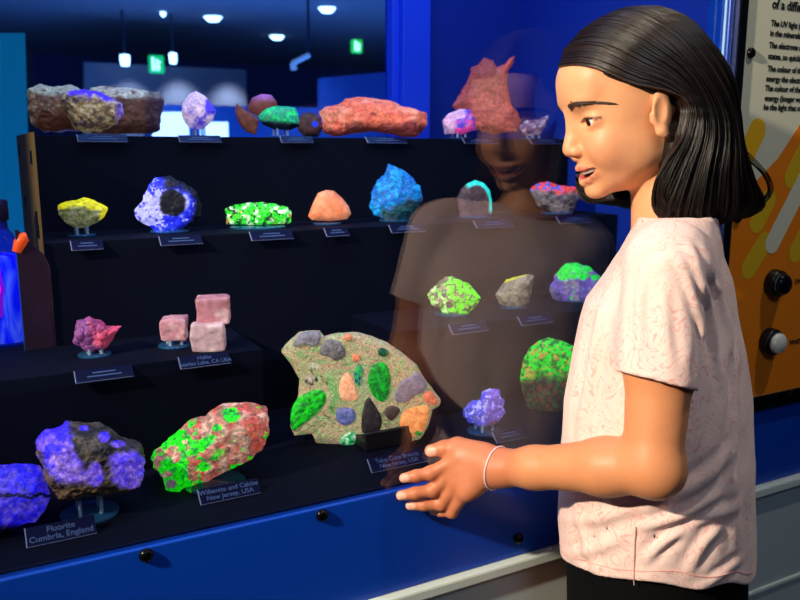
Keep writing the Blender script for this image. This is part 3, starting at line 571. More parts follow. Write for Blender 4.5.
def f_x(X, Y, P, d):
    n = noisy(X, Y, .12, 5, 5); n2 = noisy(X, Y, .3, 8, 5); r = mixc(np.tile(c3(205, 130, 112), (len(X), 1)), c3(230, 185, 160), sstep(-.2, .25, n)); r = mixc(r, c3(215, 70, 56), sstep(.05, .3, noisy(X, Y, .13, 14)+sstep(225, 255, X)*.2)*.8); r = mixc(r, c3(110, 100, 80), sstep(.05, .2, noisy(X, Y*1.5, .22, 20))*.6)
    g = sstep(0, .10, .55*sstep(214, 160, X-(Y-440)*.45)-.30+noisy(X, Y, .12, 30, 5)*.9+n2*.4); g = np.maximum(g, sstep(1.15, .8, np.hypot((X-231)/9, (Y-415)/8)+n2*.5)); g = np.maximum(g, sstep(1.15, .8, np.hypot((X-217)/5, (Y-428)/4)+n2*.5)); g = np.maximum(g, sstep(1.1, .8, np.hypot(((X-202)+(Y-445)*.9)/10, ((Y-445)-(X-202)*-.2)/9)+n2*.6)); g = np.maximum(g, sstep(1.1, .8, np.hypot((X-220)/6, (Y-452)/4)+n2*.5)*.7)
    gc = mixc(np.tile(c3(20, 235, 10), (len(X), 1)), c3(20, 110, 60), sstep(.0, .3, noisy(X, Y, .35, 33, 5)+.02)*.8); r = mixc(r, gc, g); tip = sstep(1.1, .7, np.hypot((X-171)/6, (Y-484)/5)); r = mixc(r, c3(130, 130, 130), tip); return r, .42+.28*g-.3*tip
rock([(151, 457), (160, 450), (168, 441), (180, 432), (190, 424), (205, 420), (212, 412), (222, 407), (238, 406), (255, 406), (267, 409), (269, 418), (266, 432), (262, 445), (252, 454), (238, 461), (222, 468), (208, 476), (192, 482), (180, 484), (174, 490), (166, 488), (160, 474), (155, 465)], .925, .04, f_x, 'glowing green and salmon pink rock in the middle of the case floor', n=7, seed=29, rough=.05, fac=.04, fs=80, bump=.9)
# conglomerate slab with its pebbles as parts
def f_y(X, Y, P, d):
    n2 = noisy(X, Y, .45, 8, 5); r = mixc(np.tile(c3(178, 158, 122), (len(X), 1)), c3(150, 170, 120), sstep(0, .2, n2)); r = mixc(r, c3(90, 170, 90), sstep(.12, .3, noisy(X, Y, .3, 18, 5))*.8); r = mixc(r, c3(200, 130, 110), sstep(.15, .3, noisy(X, Y, .5, 28, 5))*.6)
    r = mixc(r, c3(80, 75, 66), sstep(.25, .35, noisy(X, Y, .7, 38, 4))*.7); return r*1.12, np.full(len(X), .42)
YS = .965
slab = rock([(281, 350), (290, 340), (299, 333), (319, 331), (321, 337), (335, 334), (356, 333), (372, 337), (388, 344), (400, 352), (418, 366), (428, 384), (440, 399), (438, 405), (432, 408), (428, 425), (420, 438), (408, 440), (398, 434), (380, 443), (362, 446), (345, 450), (332, 448), (316, 441), (312, 432), (295, 434), (290, 425), (292, 410), (298, 398), (300, 378), (292, 364)], YS, .016, f_y, m=attr_mat('slab_mat', bump=1.0, glow=1.0, fine=.6, fscale=420), label='big pale conglomerate slab studded with green, grey and orange pebbles', n=7, seed=30, rough=.018, sq=.28, front=.5, bump=.9)
def pebble(out, cols, gl, label, lift=.006, seed=1, fx=None):
    """a pebble embedded in the face of the slab"""
    out = np.array(out, float); cx, cy = out.mean(0)
    Wc = onY(360, 390, YS); d = Wc-CAM; nh = np.array([d[0], d[1], 0]); nh /= np.linalg.norm(nh); rh = np.array([nh[1], -nh[0], 0]); W = Wc-nh*.0135
    def tp(px, py):
        r = ray(px, py); t = np.dot(W-CAM, nh)/np.dot(r, nh); return CAM+r*t
    N = len(out); rings = []; ks = [1.0, .97, .9, .75, .5, .25]; hs = [-.004, lift*.35, lift*.7, lift*.9, lift, lift*1.05]
    # densify the outline smoothly
    pts = []
    for k in range(N):
        p0, p1, p2, p3 = out[k-1], out[k], out[(k+1) % N], out[(k+2) % N]
        for j in range(4):
            t = j/4; pts.append(.5*((2*p1)+(-p0+p2)*t+(2*p0-5*p1+4*p2-p3)*t*t+(-p0+3*p1-3*p2+p3)*t**3))
    M_ = len(pts); V = []; PXY = []
    for kk, hh in zip(ks, hs):
        for p in pts:
            q = np.array([cx, cy])+(np.array(p)-[cx, cy])*kk; V.append(tp(*q)-nh*hh); PXY.append(q)
    V.append(tp(cx, cy)-nh*lift*1.05); PXY.append([cx, cy]); Fq = []
    for i in range(len(ks)-1):
        for k in range(M_): Fq.append((i*M_+k, i*M_+(k+1) % M_, (i+1)*M_+(k+1) % M_, (i+1)*M_+k))
    for k in range(M_): Fq.append(((len(ks)-1)*M_+k, (len(ks)-1)*M_+(k+1) % M_, len(V)-1))
    V = np.array(V); V = V+nh*(fbm(V*120+seed, 4, seed)*.0018)[:, None]; PXY = np.array(PXY)
    me = from_pydata('pebble', V, Fq, True)
    n = noisy(PXY[:, 0], PXY[:, 1], .3, seed, 5); A = [c3(*c) for c in cols]; r = np.tile(A[0], (len(V), 1))
    for i, a in enumerate(A[1:]): r = mixc(r, a, sstep(-.1+.15*i, .12+.15*i, noisy(PXY[:, 0], PXY[:, 1], .3+.1*i, seed+i*3, 5)))
    set_tint(me, r, gl+0*n); o = child('pebble', me, attr_mat('pebble_mat', bump=.6, fine=.45, fscale=260), slab); o['label'] = label; return o
pebble([(290, 418), (294, 404), (304, 394), (316, 389), (325, 391), (327, 400), (318, 412), (306, 422), (293, 431)], [(15, 185, 35), (20, 110, 40), (20, 225, 20)], .55, 'long bright green pebble')
pebble([(368, 374), (373, 364), (381, 361), (388, 366), (391, 380), (389, 394), (383, 402), (375, 398), (369, 388)], [(20, 150, 40), (20, 110, 40), (15, 190, 45)], .5, 'oval green pebble', seed=4)
pebble([(339, 384), (346, 371), (353, 378), (356, 388), (359, 398), (350, 401), (341, 399)], [(238, 160, 120), (245, 175, 135)], .6, 'peach coloured pebble', seed=5)
pebble([(362, 432), (362, 412), (368, 396), (376, 406), (382, 418), (380, 430), (374, 434)], [(48, 42, 50), (62, 56, 62)], .05, 'dark kite shaped pebble', seed=6)
pebble([(337, 408), (350, 407), (356, 412), (354, 421), (346, 425), (337, 421)], [(90, 105, 165), (120, 125, 190)], .3, 'bluish square pebble', seed=7)
pebble([(340, 441), (345, 434), (352, 431), (358, 435), (357, 441), (350, 446), (342, 445)], [(20, 180, 90), (10, 100, 60), (190, 230, 200)], .5, 'small emerald pebble', seed=8)
pebble([(399, 425), (401, 414), (409, 408), (420, 405), (429, 407), (428, 420), (423, 431), (414, 437), (404, 434)], [(235, 145, 80), (245, 165, 95), (220, 120, 60)], .6, 'orange rounded pebble', seed=9)
pebble([(414, 431), (417, 429), (421, 431), (422, 434), (416, 434)], [(30, 180, 40), (20, 120, 40)], .5, 'tiny green fleck', lift=.009, seed=10)
pebble([(320, 347), (327, 340), (338, 341), (345, 348), (345, 356), (336, 361), (328, 356), (320, 354)], [(125, 122, 122), (140, 135, 140), (90, 88, 90)], .25, 'grey granite pebble', seed=11)
pebble([(293, 346), (300, 334), (319, 332), (320, 342), (314, 346), (303, 343)], [(135, 132, 145), (150, 145, 155)], .25, 'grey pebble at the top corner', seed=12)
pebble([(397, 387), (401, 380), (412, 375), (417, 372), (427, 384), (424, 391), (414, 396), (406, 402), (397, 402), (394, 396)], [(128, 122, 142), (140, 130, 150)], .3, 'lilac grey pebble', seed=13)
pebble([(422, 396), (430, 391), (438, 400), (436, 405), (428, 403)], [(230, 130, 90), (215, 110, 80)], .5, 'orange pebble by the pointed corner', seed=14)
pebble([(384, 412), (390, 405), (400, 408), (397, 416), (390, 420)], [(88, 66, 66), (105, 80, 78)], .1, 'brown pebble', seed=15)
pebble([(308, 356), (320, 359), (321, 384), (311, 388), (304, 380), (306, 366)], [(190, 190, 160), (20, 30, 25), (225, 195, 180), (50, 70, 50)], .4, 'black and white speckled pebble', seed=16, lift=.002)
pebble([(354, 371), (358, 364), (363, 368), (361, 378), (359, 386), (355, 382)], [(40, 170, 90), (30, 60, 120), (60, 200, 90)], .45, 'narrow green and blue pebble', seed=17)
pebble([(352, 356), (356, 353), (360, 356), (359, 360), (354, 361)], [(235, 130, 90)], .5, 'small salmon pebble', seed=18)
pebble([(378, 350), (383, 348), (389, 352), (386, 356), (379, 355)], [(15, 110, 50), (10, 70, 50)], .4, 'small dark green pebble', seed=19)
pebble([(343, 337), (348, 334), (352, 337), (347, 341)], [(230, 140, 100)], .5, 'small orange pebble', seed=20)
tag(link('slab_cradle', MB().box(-.036, .036, -.028, .02, 0, .014, bevel=.002).box(-.036, .036, -.028, -.022, .010, .026, bevel=.002).mesh('slab_cradle'), mat('cradle_black', (26, 24, 28), .4)), 'black cradle block holding up the conglomerate slab', 'display stand')
cr = bpy.data.objects['slab_cradle']
q = CF(385, 440, 1.0); q = onZ(387, 446, Z0); cr.location = (q[0], q[1]+.02, Z0+.0003)
def f_z(X, Y, P, d):
    n2 = noisy(X, Y, .3, 8, 5); r = mixc(np.tile(c3(60, 70, 215), (len(X), 1)), c3(120, 90, 200), sstep(478, 492, X+n2*10)); r = mixc(r, c3(185, 185, 255), sstep(.05, .3, n2)); return mixc(r, c3(110, 70, 90), sstep(418, 424, Y+n2*8)*sstep(482, 492, X)), .45+0*X
rock([(465, 410), (470, 403), (480, 402), (482, 393), (490, 389), (499, 391), (504, 402), (504, 412), (500, 420), (492, 425), (478, 424), (468, 420), (464, 415)], .91, .022, f_z, 'frosty blue and purple crystal cluster above the wrist', n=7, seed=31, fac=.16, fs=110, rough=.07, smooth=False)
def f_aa(X, Y, P, d):
    up = sstep(6, -4, Y-375+noisy(X, Y, .1, 3)*6-sstep(540, 520, X)*6); n2 = noisy(X, Y, .35, 8, 5); dark = mixc(np.tile(c3(48, 40, 38), (len(X), 1)), c3(30, 110, 50), sstep(.08, .2, n2)); dark = mixc(dark, c3(130, 66, 50), sstep(.12, .25, noisy(X, Y, .35, 21, 5))*.8)
    br = mixc(np.tile(c3(25, 205, 35), (len(X), 1)), c3(20, 110, 35), sstep(-.02, .15, noisy(X, Y, .4, 30, 5))); br = mixc(br, c3(190, 140, 60), sstep(.18, .28, noisy(X, Y, .3, 41, 5))*.8); return mixc(dark, br, up), .12+.5*up
rock([(520, 380), (522, 362), (529, 349), (538, 341), (548, 338), (562, 341), (580, 350), (590, 370), (586, 400), (572, 413), (550, 416), (535, 417), (529, 408), (522, 392)], .945, .022, f_aa, 'tall dark slab sparkling green, partly hidden by the shirt', n=7, seed=32, rough=.02, tread=Z0, sq=.5)
# stands: (pixel x, width px, Y, tread, bottom of the rock)
def zmin(i): return float(np.percentile(ROCKS[i][1][:, 2], 2))
names = {o['label']: i for i, (o, P) in enumerate(ROCKS)}
def find(s): return [P for o, P in ROCKS if s in o['label']][0]
for s, px, w, Y, tr_, lb in (('upright lavender', 199, 26, 1.385, Z3, 'clear acrylic stand under the upright lavender rock'), ('teal green', 281, 30, 1.345, Z3, 'clear acrylic stand under the teal green topped rock'),
        ('small pink and lav', 459, 26, 1.36, Z3, 'clear acrylic stand under the small pink and lavender rock'), ('small white and purple', 533, 24, 1.35, Z3, 'clear acrylic stand under the small white and purple rock'),
        ('bright yellow and grey', 82, 27, 1.215, Z2, 'clear acrylic stand under the bright yellow rock'), ('geode slice', 170, 38, 1.22, Z2, 'clear acrylic stand under the deep blue geode slice'), ('low bright green', 258, 56, 1.22, Z2, 'wide clear acrylic stand under the green speckled rock'),
        ('peach orange', 327, 28, 1.22, Z2, 'clear acrylic stand under the peach orange rock'), ('sky blue rock', 396, 34, 1.22, Z2, 'clear acrylic stand under the sky blue rock'), ('arched slice', 475, 34, 1.22, Z2, 'clear acrylic stand under the turquoise rimmed slice'), ('red and blue', 557, 32, 1.22, Z2, 'clear acrylic stand under the red and blue topped rock'),
        ('crumpled pink', 95, 32, 1.07, Z1, 'clear acrylic stand under the crumpled pink crystals'), ('sitting alone', 175, 32, 1.07, Z1, 'clear acrylic stand under the lone pink cube crystal'), ('lime green', 452, 36, 1.075, Z1, 'clear acrylic stand under the lime green rock'), ('pale grey wedge', 512, 30, 1.075, Z1, 'clear acrylic stand under the yellow edged grey rock'), ('violet rock with', 577, 34, 1.075, Z1, 'clear acrylic stand under the violet and green rock'),
        ('large dark rock', 90, 56, .900, Z0, 'wide clear stand with tall pegs under the violet crystal rock'), ('salmon pink rock', 215, 60, .915, Z0, 'wide clear acrylic stand under the green and salmon rock'), ('frosty blue', 484, 34, .91, Z0, 'clear acrylic stand under the frosty blue crystal cluster')):
    P = find(s); stand(px, w, Y, tr_, max(tr_+.004, float(np.percentile(P[:, 2], 4))), lb, h=.003)
for o, P in ROCKS:
    if 'zmin' in o: del o['zmin']
# ---------------- caption plates
ink = mat('caption_ink', (60, 84, 128), .6); plate_m = clear_mat('caption_plate', (120, 140, 220), 1.45, veil=(5, 10, 52), veil_a=.85, rough=.1); edge_m = mat('caption_edge_highlight', (122, 130, 165), .4)
def caption(px, py, w, Y, z, label, lines=None, tilt=45, h=.018, bars=2):
    lo, hi = -1, 3
    for _ in range(40):
        mid = (lo+hi)/2; d = np.array([mid, Y, z])-CAM; X = 400+F_PX*(d@RV)/(d@FW)
        if X < px: lo = mid
        else: hi = mid
    x = mid; lo, hi = x, 3
    for _ in range(40):
        mid = (lo+hi)/2; d = np.array([mid, Y, z])-CAM; X = 400+F_PX*(d@RV)/(d@FW)
        if X < px+w: lo = mid
        else: hi = mid
    W = mid-x; a = math.radians(tilt); up = Vector((0, math.sin(a), math.cos(a))); ex = Vector((1, 0, 0)); n = ex.cross(up)
    o = empty('caption_plate', (x, Y, z)); tag(o, label, 'label', 'caption plates in front of the rocks'); O = Vector((x, Y, z))
    M = Matrix(((1, up.x, n.x, x), (0, up.y, n.y, Y), (0, up.z, n.z, z), (0, 0, 0, 1)))
    child('plate', MB().box(0, W, 0, h, -.0006, .0006, M=M).mesh('plate'), plate_m, o)
    child('edge', MB().box(-.0005, .0005, 0, h, -.0009, .0009, M=M).box(0, W, -.00015, .00015, -.0007, .0007, M=M).mesh('edge'), edge_m, o)  # pale left and bottom strips stand in for edge highlights
    if lines:
        ms = [text_mesh(s, h*.42, O+ex*(W/2)+up*(h*(.58-.40*k))+n*.0009, ex, up, .0001, .0001, 'CENTER') for k, s in enumerate(lines)]; me = join_meshes('lettering', ms)
    else:
        mb = MB()
        for k in range(bars):
            l = (.3, .2)[k % 2]; mb.box(W*l, W*(1-l), h*(.62-.28*k), h*(.72-.28*k), .0006, .0010, M=M)
        me = mb.mesh('lettering')
    child('lettering', me, ink, o); return o
for px, w, nm in ((78, 50, 'the violet topped rock'), (180, 42, 'the upright lavender rock'), (282, 32, 'the teal green topped rock'), (368, 40, 'the long orange red boulder'), (465, 34, 'the pink and lavender rock'), (532, 30, 'the small white and purple rock')):
    caption(px, 0, w, YS1-.009, Z3-.009, 'small blue caption plate below '+nm, h=.016) if False else caption(px, 0, w, YS3-.011, Z3-.009, 'small blue caption plate below '+nm, h=.015)
for px, w, nm in ((72, 32, 'the bright yellow rock'), (161, 42, 'the blue geode slice'), (252, 42, 'the green speckled rock'), (327, 23, 'the peach orange rock'), (392, 34, 'the sky blue rock'), (477, 38, 'the turquoise rimmed slice'), (560, 32, 'the red and blue topped rock')):
    caption(px, 0, w, YS2-.011, Z2-.011, 'small blue caption plate below '+nm, h=.017)
caption(76, 0, 58, YS1-.011, Z1-.012, 'wide caption plate below the crumpled pink crystals', h=.017)
caption(181, 0, 50, YS1-.011, Z1-.011, 'caption plate in front of the stacked pink cubes', ('Halite', 'Searles Lake, CA USA'), h=.018)
caption(453, 0, 36, YS1-.011, Z1-.011, 'caption plate below the lime green rock', h=.018)
caption(522, 0, 32, YS1-.011, Z1-.011, 'caption plate below the yellow edged grey rock', h=.018)
caption(27, 0, 70, .845, Z0+.001, 'large caption plate reading Fluorite on the case floor', ('Fluorite', 'Cumbria, England'), h=.021)
caption(201, 0, 60, .86, Z0+.001, 'caption plate reading Willemite and Calcite on the case floor', ('Willemite and Calcite', 'New Jersey, USA'), h=.019)
caption(372, 0, 56, .85, Z0+.001, 'caption plate by the fingertips on the case floor', ('Talus Cone Breccia', 'New Jersey, USA'), h=.019)
caption(497, 0, 30, .86, Z0+.001, 'caption plate above the wrist on the case floor', h=.017)
# ---------------- glowing bottle
bx = onZ(3, 345, Z1); bc = (onY(3, 300, 1.205)[0], 1.205, Z1+.0006)
sc_ = 1.0
d = np.array([bc[0], bc[1], Z1])-CAM; zf = d@FW; hh = 141*zf/800; rr = 26*zf/800
bt = empty('bottle', bc); tag(bt, 'blue lit liquid bottle with a dark blue cap, cut by the left edge', 'bottle')
prof = [(0, 0), (rr*.95, 0), (rr, .004), (rr*1.0, hh*.35), (rr*.92, hh*.5), (rr*.8, hh*.64), (rr*.55, hh*.76), (rr*.4, hh*.80), (rr*.38, hh*.86)]
child('glass_body', MB().lathe(prof, bc, (0, 0, 1), 48).mesh('glass_body'), clear_mat('bottle_glass', (150, 170, 255), 1.45, veil=(20, 30, 235), veil_a=.12), bt)
lq = [(0, .004), (rr*.9, .004), (rr*.93, .008), (rr*.93, hh*.34), (rr*.84, hh*.5), (rr*.72, hh*.62), (0, hh*.64)]
def liquid_mat():
    m = bpy.data.materials.new('glowing_liquid'); m.use_nodes = True; nt = m.node_tree; b = nt.nodes['Principled BSDF']; tc = nt.nodes.new('ShaderNodeTexCoord'); nz = nt.nodes.new('ShaderNodeTexNoise'); nz.inputs['Scale'].default_value = 22; nz.inputs['Distortion'].default_value = 1.2
    mp = nt.nodes.new('ShaderNodeMapping'); mp.inputs['Scale'].default_value = (1.6, 1.6, .5); nt.links.new(tc.outputs['Object'], mp.inputs['Vector']); nt.links.new(mp.outputs[0], nz.inputs['Vector'])
    cr_ = nt.nodes.new('ShaderNodeValToRGB'); e = cr_.color_ramp.elements; e[0].position = .3; e[0].color = (*lin((10, 20, 235)), 1); e[1].position = .72; e[1].color = (*lin((150, 170, 255)), 1)
    for p_, c_ in ((.47, (15, 30, 255)), (.56, (60, 90, 255)), ): k = e.new(p_); k.color = (*lin(c_), 1)
    nt.links.new(nz.outputs['Fac'], cr_.inputs['Fac']); nt.links.new(cr_.outputs['Color'], b.inputs['Base Color']); nt.links.new(cr_.outputs['Color'], b.inputs['Emission Color']); b.inputs['Emission Strength'].default_value = .75; b.inputs['Roughness'].default_value = .25; return m
child('liquid', MB().lathe(lq, bc, (0, 0, 1), 48).mesh('liquid'), liquid_mat(), bt)
# magenta ornament glowing inside: stands just proud of the liquid
q0 = np.array(bc)+np.array([-.012, -rr*.72, hh*.22])
child('pink_label', MB().lathe([(0, 0), (.012, .002), (.014, hh*.2), (.010, hh*.34), (0, hh*.36)], (bc[0]-.008, bc[1]-rr*.62, bc[2]+hh*.20), (0, 0, 1), 24).mesh('pink_label'), mat('magenta_glow', (235, 20, 205), .4, emit=(240, 20, 215), es=.8), bt)
child('cap', MB().lathe([(rr*.42, hh*.86), (rr*.46, hh*.865), (rr*.46, hh*.99), (rr*.40, hh*1.0), (0, hh*1.0)], bc, (0, 0, 1), 32).mesh('cap'), mat('cap_navy', (8, 10, 70), .4), bt)
child('neck', MB().lathe([(rr*.38, hh*.80), (rr*.36, hh*.87), (0, hh*.87)], bc, (0, 0, 1), 32).mesh('neck'), mat('neck_blue', (60, 90, 200), .3), bt)
oc = onY(22, 239, 1.13); fpts = [onY(x, y, 1.14) for x, y in ((17, 252), (20, 243), (24, 237), (27, 236))]
V, Fq = tube(fpts, [.006, .008, .008, .005], 12)
of = tag(empty('orange_ornament', (fpts[0][0], 1.14, Z1)), 'small orange finger shaped ornament on a clear rod behind the bottle', 'ornament')
child('tip', from_pydata('tip', V, Fq, True), mat('orange_glow', (235, 80, 20), .4, emit=(235, 80, 20), es=.4), of)
child('rod', MB().cyl((fpts[0][0], 1.14, Z1), tuple(fpts[0]), .002).mesh('rod'), acr, of)
# ------------------------------------------------------------------ the person
def _q(P, c, R): return (P-c)@R          # R columns are local axes
class Ell:
    def __init__(s, c, r, R=None, k=.008, op='u'):
        s.c = np.array(c, float); s.r = np.array(r, float); s.R = np.eye(3) if R is None else R; s.k = k; s.op = op; s.bc = s.c; s.br = s.r.max()
    def d(s, P):
        q = _q(P, s.c, s.R); k0 = np.linalg.norm(q/s.r, axis=1); k1 = np.linalg.norm(q/s.r**2, axis=1)+1e-9; return k0*(k0-1)/k1
class Cap:
    def __init__(s, a, b, ra, rb=None, k=.008, op='u'):
        s.a = np.array(a, float); s.b = np.array(b, float); s.ra = ra; s.rb = ra if rb is None else rb; s.k = k; s.op = op; s.bc = (s.a+s.b)/2; s.br = np.linalg.norm(s.b-s.a)/2+max(s.ra, s.rb)
    def d(s, P):
        ab = s.b-s.a; h = np.clip(((P-s.a)@ab)/(ab@ab), 0, 1); return np.linalg.norm(P-s.a-h[:, None]*ab, axis=1)-(s.ra+(s.rb-s.ra)*h)
class Fn:
    def __init__(s, fn, c, br, k=.008, op='u'): s.fn = fn; s.bc = np.array(c, float); s.br = br; s.k = k; s.op = op
    def d(s, P): return s.fn(P)
def combine(prims, P, bc=None, brad=0):
    d = np.full(len(P), .06)
    for p in prims:
        if bc is not None and np.linalg.norm(p.bc-bc)-p.br-brad > .03 and p.op != 'f': continue
        e = p.d(P) if p.op != 'f' else None
        if p.op == 'u':
            h = np.clip(.5+.5*(d-e)/p.k, 0, 1); d = d*(1-h)+e*h-p.k*h*(1-h)
        elif p.op == 's':
            e = -e; h = np.clip(.5-.5*(d-e)/p.k, 0, 1); d = d*(1-h)+e*h+p.k*h*(1-h)
        elif p.op == 'i':
            h = np.clip(.5-.5*(d-e)/p.k, 0, 1); d = d*(1-h)+e*h+p.k*h*(1-h)
        elif p.op == 'f': d = p.fn(P, d)
    return d
def surface_nets(prims, lo, hi, h, blk=20):
    lo = np.array(lo); n = np.ceil((np.array(hi)-lo)/h).astype(int)+1
    V = np.full(n, .06, np.float32)
    rad = blk*h*math.sqrt(3)/2
    for i in range(0, n[0], blk):
        for j in range(0, n[1], blk):
            for k in range(0, n[2], blk):
                s = np.array([i, j, k]); m = np.minimum(blk, n-s); c = lo+(s+m/2)*h
                if not any(p.op == 'u' and np.linalg.norm(p.bc-c)-p.br < rad+.005 for p in prims): continue
                d0 = combine(prims, c[None, :], c, rad)[0]
                if abs(d0) > rad*2.2+.02: V[i:i+m[0], j:j+m[1], k:k+m[2]] = d0; continue
                g = np.stack(np.meshgrid(*[lo[a]+(s[a]+np.arange(m[a]))*h for a in range(3)], indexing='ij'), -1).reshape(-1, 3)
                V[i:i+m[0], j:j+m[1], k:k+m[2]] = combine(prims, g, c, rad).reshape(m)
    S = V < 0
    cnt = np.zeros(n-1, np.int8)
    for a in (0, 1):
        for b in (0, 1):
            for c in (0, 1): cnt += S[a:n[0]-1+a, b:n[1]-1+b, c:n[2]-1+c]
    act = np.argwhere((cnt > 0) & (cnt < 8)); idx = np.full(n-1, -1, np.int32); idx[tuple(act.T)] = np.arange(len(act))
    cor = [(a, b, c) for a in (0, 1) for b in (0, 1) for c in (0, 1)]; vals = {c: V[act[:, 0]+c[0], act[:, 1]+c[1], act[:, 2]+c[2]] for c in cor}
    acc = np.zeros((len(act), 3)); w = np.zeros(len(act))
    for c in cor:
        for ax in range(3):
            if c[ax]: continue
            c2 = list(c); c2[ax] = 1; c2 = tuple(c2); v0, v1 = vals[c], vals[c2]; m = (v0 < 0) != (v1 < 0)
            t = np.where(m, v0/(v0-v1+1e-20), 0); p = np.tile(np.array(c, float), (len(act), 1)); p[:, ax] += t; acc += p*m[:, None]; w += m
    P = lo+(act+acc/w[:, None])*h
    Q = []
    for ax in range(3):
        b, c = (ax+1) % 3, (ax+2) % 3
        sl0 = [slice(None)]*3; sl1 = [slice(None)]*3; sl0[ax] = slice(0, -1); sl1[ax] = slice(1, None)
        A, B = S[tuple(sl0)], S[tuple(sl1)]; e = np.argwhere(A != B)
        e = e[(e[:, b] > 0) & (e[:, c] > 0) & (e[:, b] < n[b]-1) & (e[:, c] < n[c]-1)]
        eb = np.zeros(3, int); eb[b] = 1; ec = np.zeros(3, int); ec[c] = 1
        q = [idx[tuple((e-x).T)] for x in (eb+ec, ec, 0*eb, eb)]; q = np.stack(q, 1)
        flip = ~A[tuple(e.T)]; q[flip] = q[flip][:, ::-1]; Q.append(q)
    Q = np.concatenate(Q); Q = Q[(Q >= 0).all(1)]; return P, Q
def rotm(ax, a):
    return np.array(Matrix.Rotation(a, 3, Vector(ax)))
# ---- frames
A_H = math.radians(7); PH = math.radians(16)
Fh = -math.cos(A_H)*RV-math.sin(A_H)*FC; Lh = np.cross(UP, Fh)
H0o = C(635, 118, .925)
H0R = np.stack([Fh, Lh, UP], 1)                                  # yaw only
Fp = Fh*math.cos(PH)-UP*math.sin(PH); Up_ = Fh*math.sin(PH)+UP*math.cos(PH); HR = np.stack([Fp, Lh, Up_], 1)
def h0(x, y, z): return H0o+H0R@np.array([x, y, z])*.00097
def hh_(x, y, z): return H0o+HR@np.array([x, y, z])*.00097
def hE(c, r, k=.008, op='u', rot=None):
    R = HR if rot is None else HR@rot
    return Ell(hh_(*c), np.array(r)*.00097, R, k, op)
def hC(a, b, ra, rb=None, k=.006, op='u'): return Cap(hh_(*a), hh_(*b), ra*.001, (ra if rb is None else rb)*.001, k, op)
A_T = math.radians(68)
Ft = math.cos(A_T)*FC-math.sin(A_T)*RV; Lt = np.cross(UP, Ft)
# ---- torso lofts
SL = [(216, 676, .918, .050, .043), (226, 676, .918, .064, .047), (238, 674, .918, .086, .052), (254, 671, .917, .112, .058), (275, 667, .914, .124, .070), (300, 660, .912, .128, .083), (350, 658, .911, .131, .096), (400, 656, .911, .135, .105), (450, 655, .912, .138, .111), (500, 654, .915, .141, .114), (560, 655, .917, .143, .115), (640, 655, .918, .144, .116)]
SW = np.array([list(CF(px, py, fw))+[a, b] for py, px, fw, a, b in SL])[::-1]
def loft(P, grow=0.0, zt=None):
    z = P[:, 2]; cx = np.interp(z, SW[:, 2], SW[:, 0]); cy = np.interp(z, SW[:, 2], SW[:, 1]); a = np.interp(z, SW[:, 2], SW[:, 3])+grow; b = np.interp(z, SW[:, 2], SW[:, 4])+grow
    dx = P[:, 0]-cx; dy = P[:, 1]-cy; l = dx*Lt[0]+dy*Lt[1]; f = dx*Ft[0]+dy*Ft[1]
    k0 = np.sqrt((l/a)**2+(f/b)**2)+1e-9; k1 = np.sqrt((l/a**2)**2+(f/b**2)**2)+1e-9; d = k0*(k0-1)/k1
    return np.maximum(d*.9, z-(SW[-1, 2]+grow if zt is None else zt))
tc_ = SW[:, :3].mean(0)
nb = CF(676, 223, .918)
sh = C(668, 264, .812); shR = nb+(nb-sh)*np.array([.93, .93, 0]); shR = nb+(shR-nb)*.84; shR[2] = sh[2]-.022
elb = C(652, 466, .807); wr = C(500, 468, .925)
# ---- body
def hand_prims(W, mcps, pips, tips, cmc, tmcp, ttip, pn, k=.006, s=1.0):
    """W wrist; knuckles, middle joints and tips of the four fingers; pn = direction of the palm"""
    pr_ = []
    for i, m in enumerate(mcps):
        r = (.0100, .0102, .0096, .0086)[i]*s; pr_.append(Cap(W+(m-W)*.12, m, .0135*s, r, .012))
        pr_.append(Cap(W+(m-W)*.25+pn*.007, m-(m-W)*.1+pn*.006, .011*s, .0095*s, .010))
    for i in range(3): pr_.append(Cap((mcps[i]*.45+W*.55), (mcps[i+1]*.8+W*.2), .011*s, .010*s, .010))
    for i in range(4):
        m, p, t = mcps[i], pips[i], tips[i]; r = (.0080, .0082, .0077, .0068)[i]*s
        dd = p+(t-p)*.55+pn*(-.0012)
        pr_ += [Cap(m, p, r*1.10, r*.98, k), Cap(p, dd, r*.98, r*.90, .003), Cap(dd, t, r*.9, r*.74, .003), Ell(p-pn*.001, [r*1.06]*3, None, .004)]
    pr_ += [Cap(cmc, tmcp, .014*s, .0108*s, .014), Cap(tmcp, (tmcp+ttip)/2, .0102*s, .0095*s, .004), Cap((tmcp+ttip)/2, ttip, .0095*s, .0078*s, .004)]
    return pr_
body = []
# head
body += [hE((-8, 0, 42), (86, 69, 74), .01), hE((26, 0, -6), (50, 53, 62), .02), hE((34, 0, -43), (40, 34, 35), .02), hE((66.5, 0, -69), (12, 15, 10.5), .016),
         hE((50, 31, -20), (23, 19, 22), .014), hE((50, -31, -20), (23, 19, 22), .014), hE((12, 39, -30), (24, 14, 24), .018), hE((12, -39, -30), (24, 14, 24), .018),
         hE((62, 18, 38), (15, 24, 9), .014), hE((62, -18, 38), (15, 24, 9), .014), hE((54, 0, 60), (23, 44, 24), .02)]
for sgn in (1, -1):
    body += [hE((82, 31*sgn, 16), (12, 15, 9), .012, 's'), hE((57.8, 31*sgn, 14), (13.8, 14.6, 13.0), .004), ]
body += [hC((74, 0, 22), (84, 0, -8), 5.4, 6.0, .012), hC((82, 0, -6), (86, 0, -12), 6.2, 6.4, .008), hE((87.2, 0, -15.5), (6.4, 6.8, 6.2), .005), hE((80.5, 8.6, -18), (7.6, 5.0, 5.4), .005), hE((80.5, -8.6, -18), (7.6, 5.0, 5.4), .005), hE((80, 0, -25), (6, 5, 5), .006)]
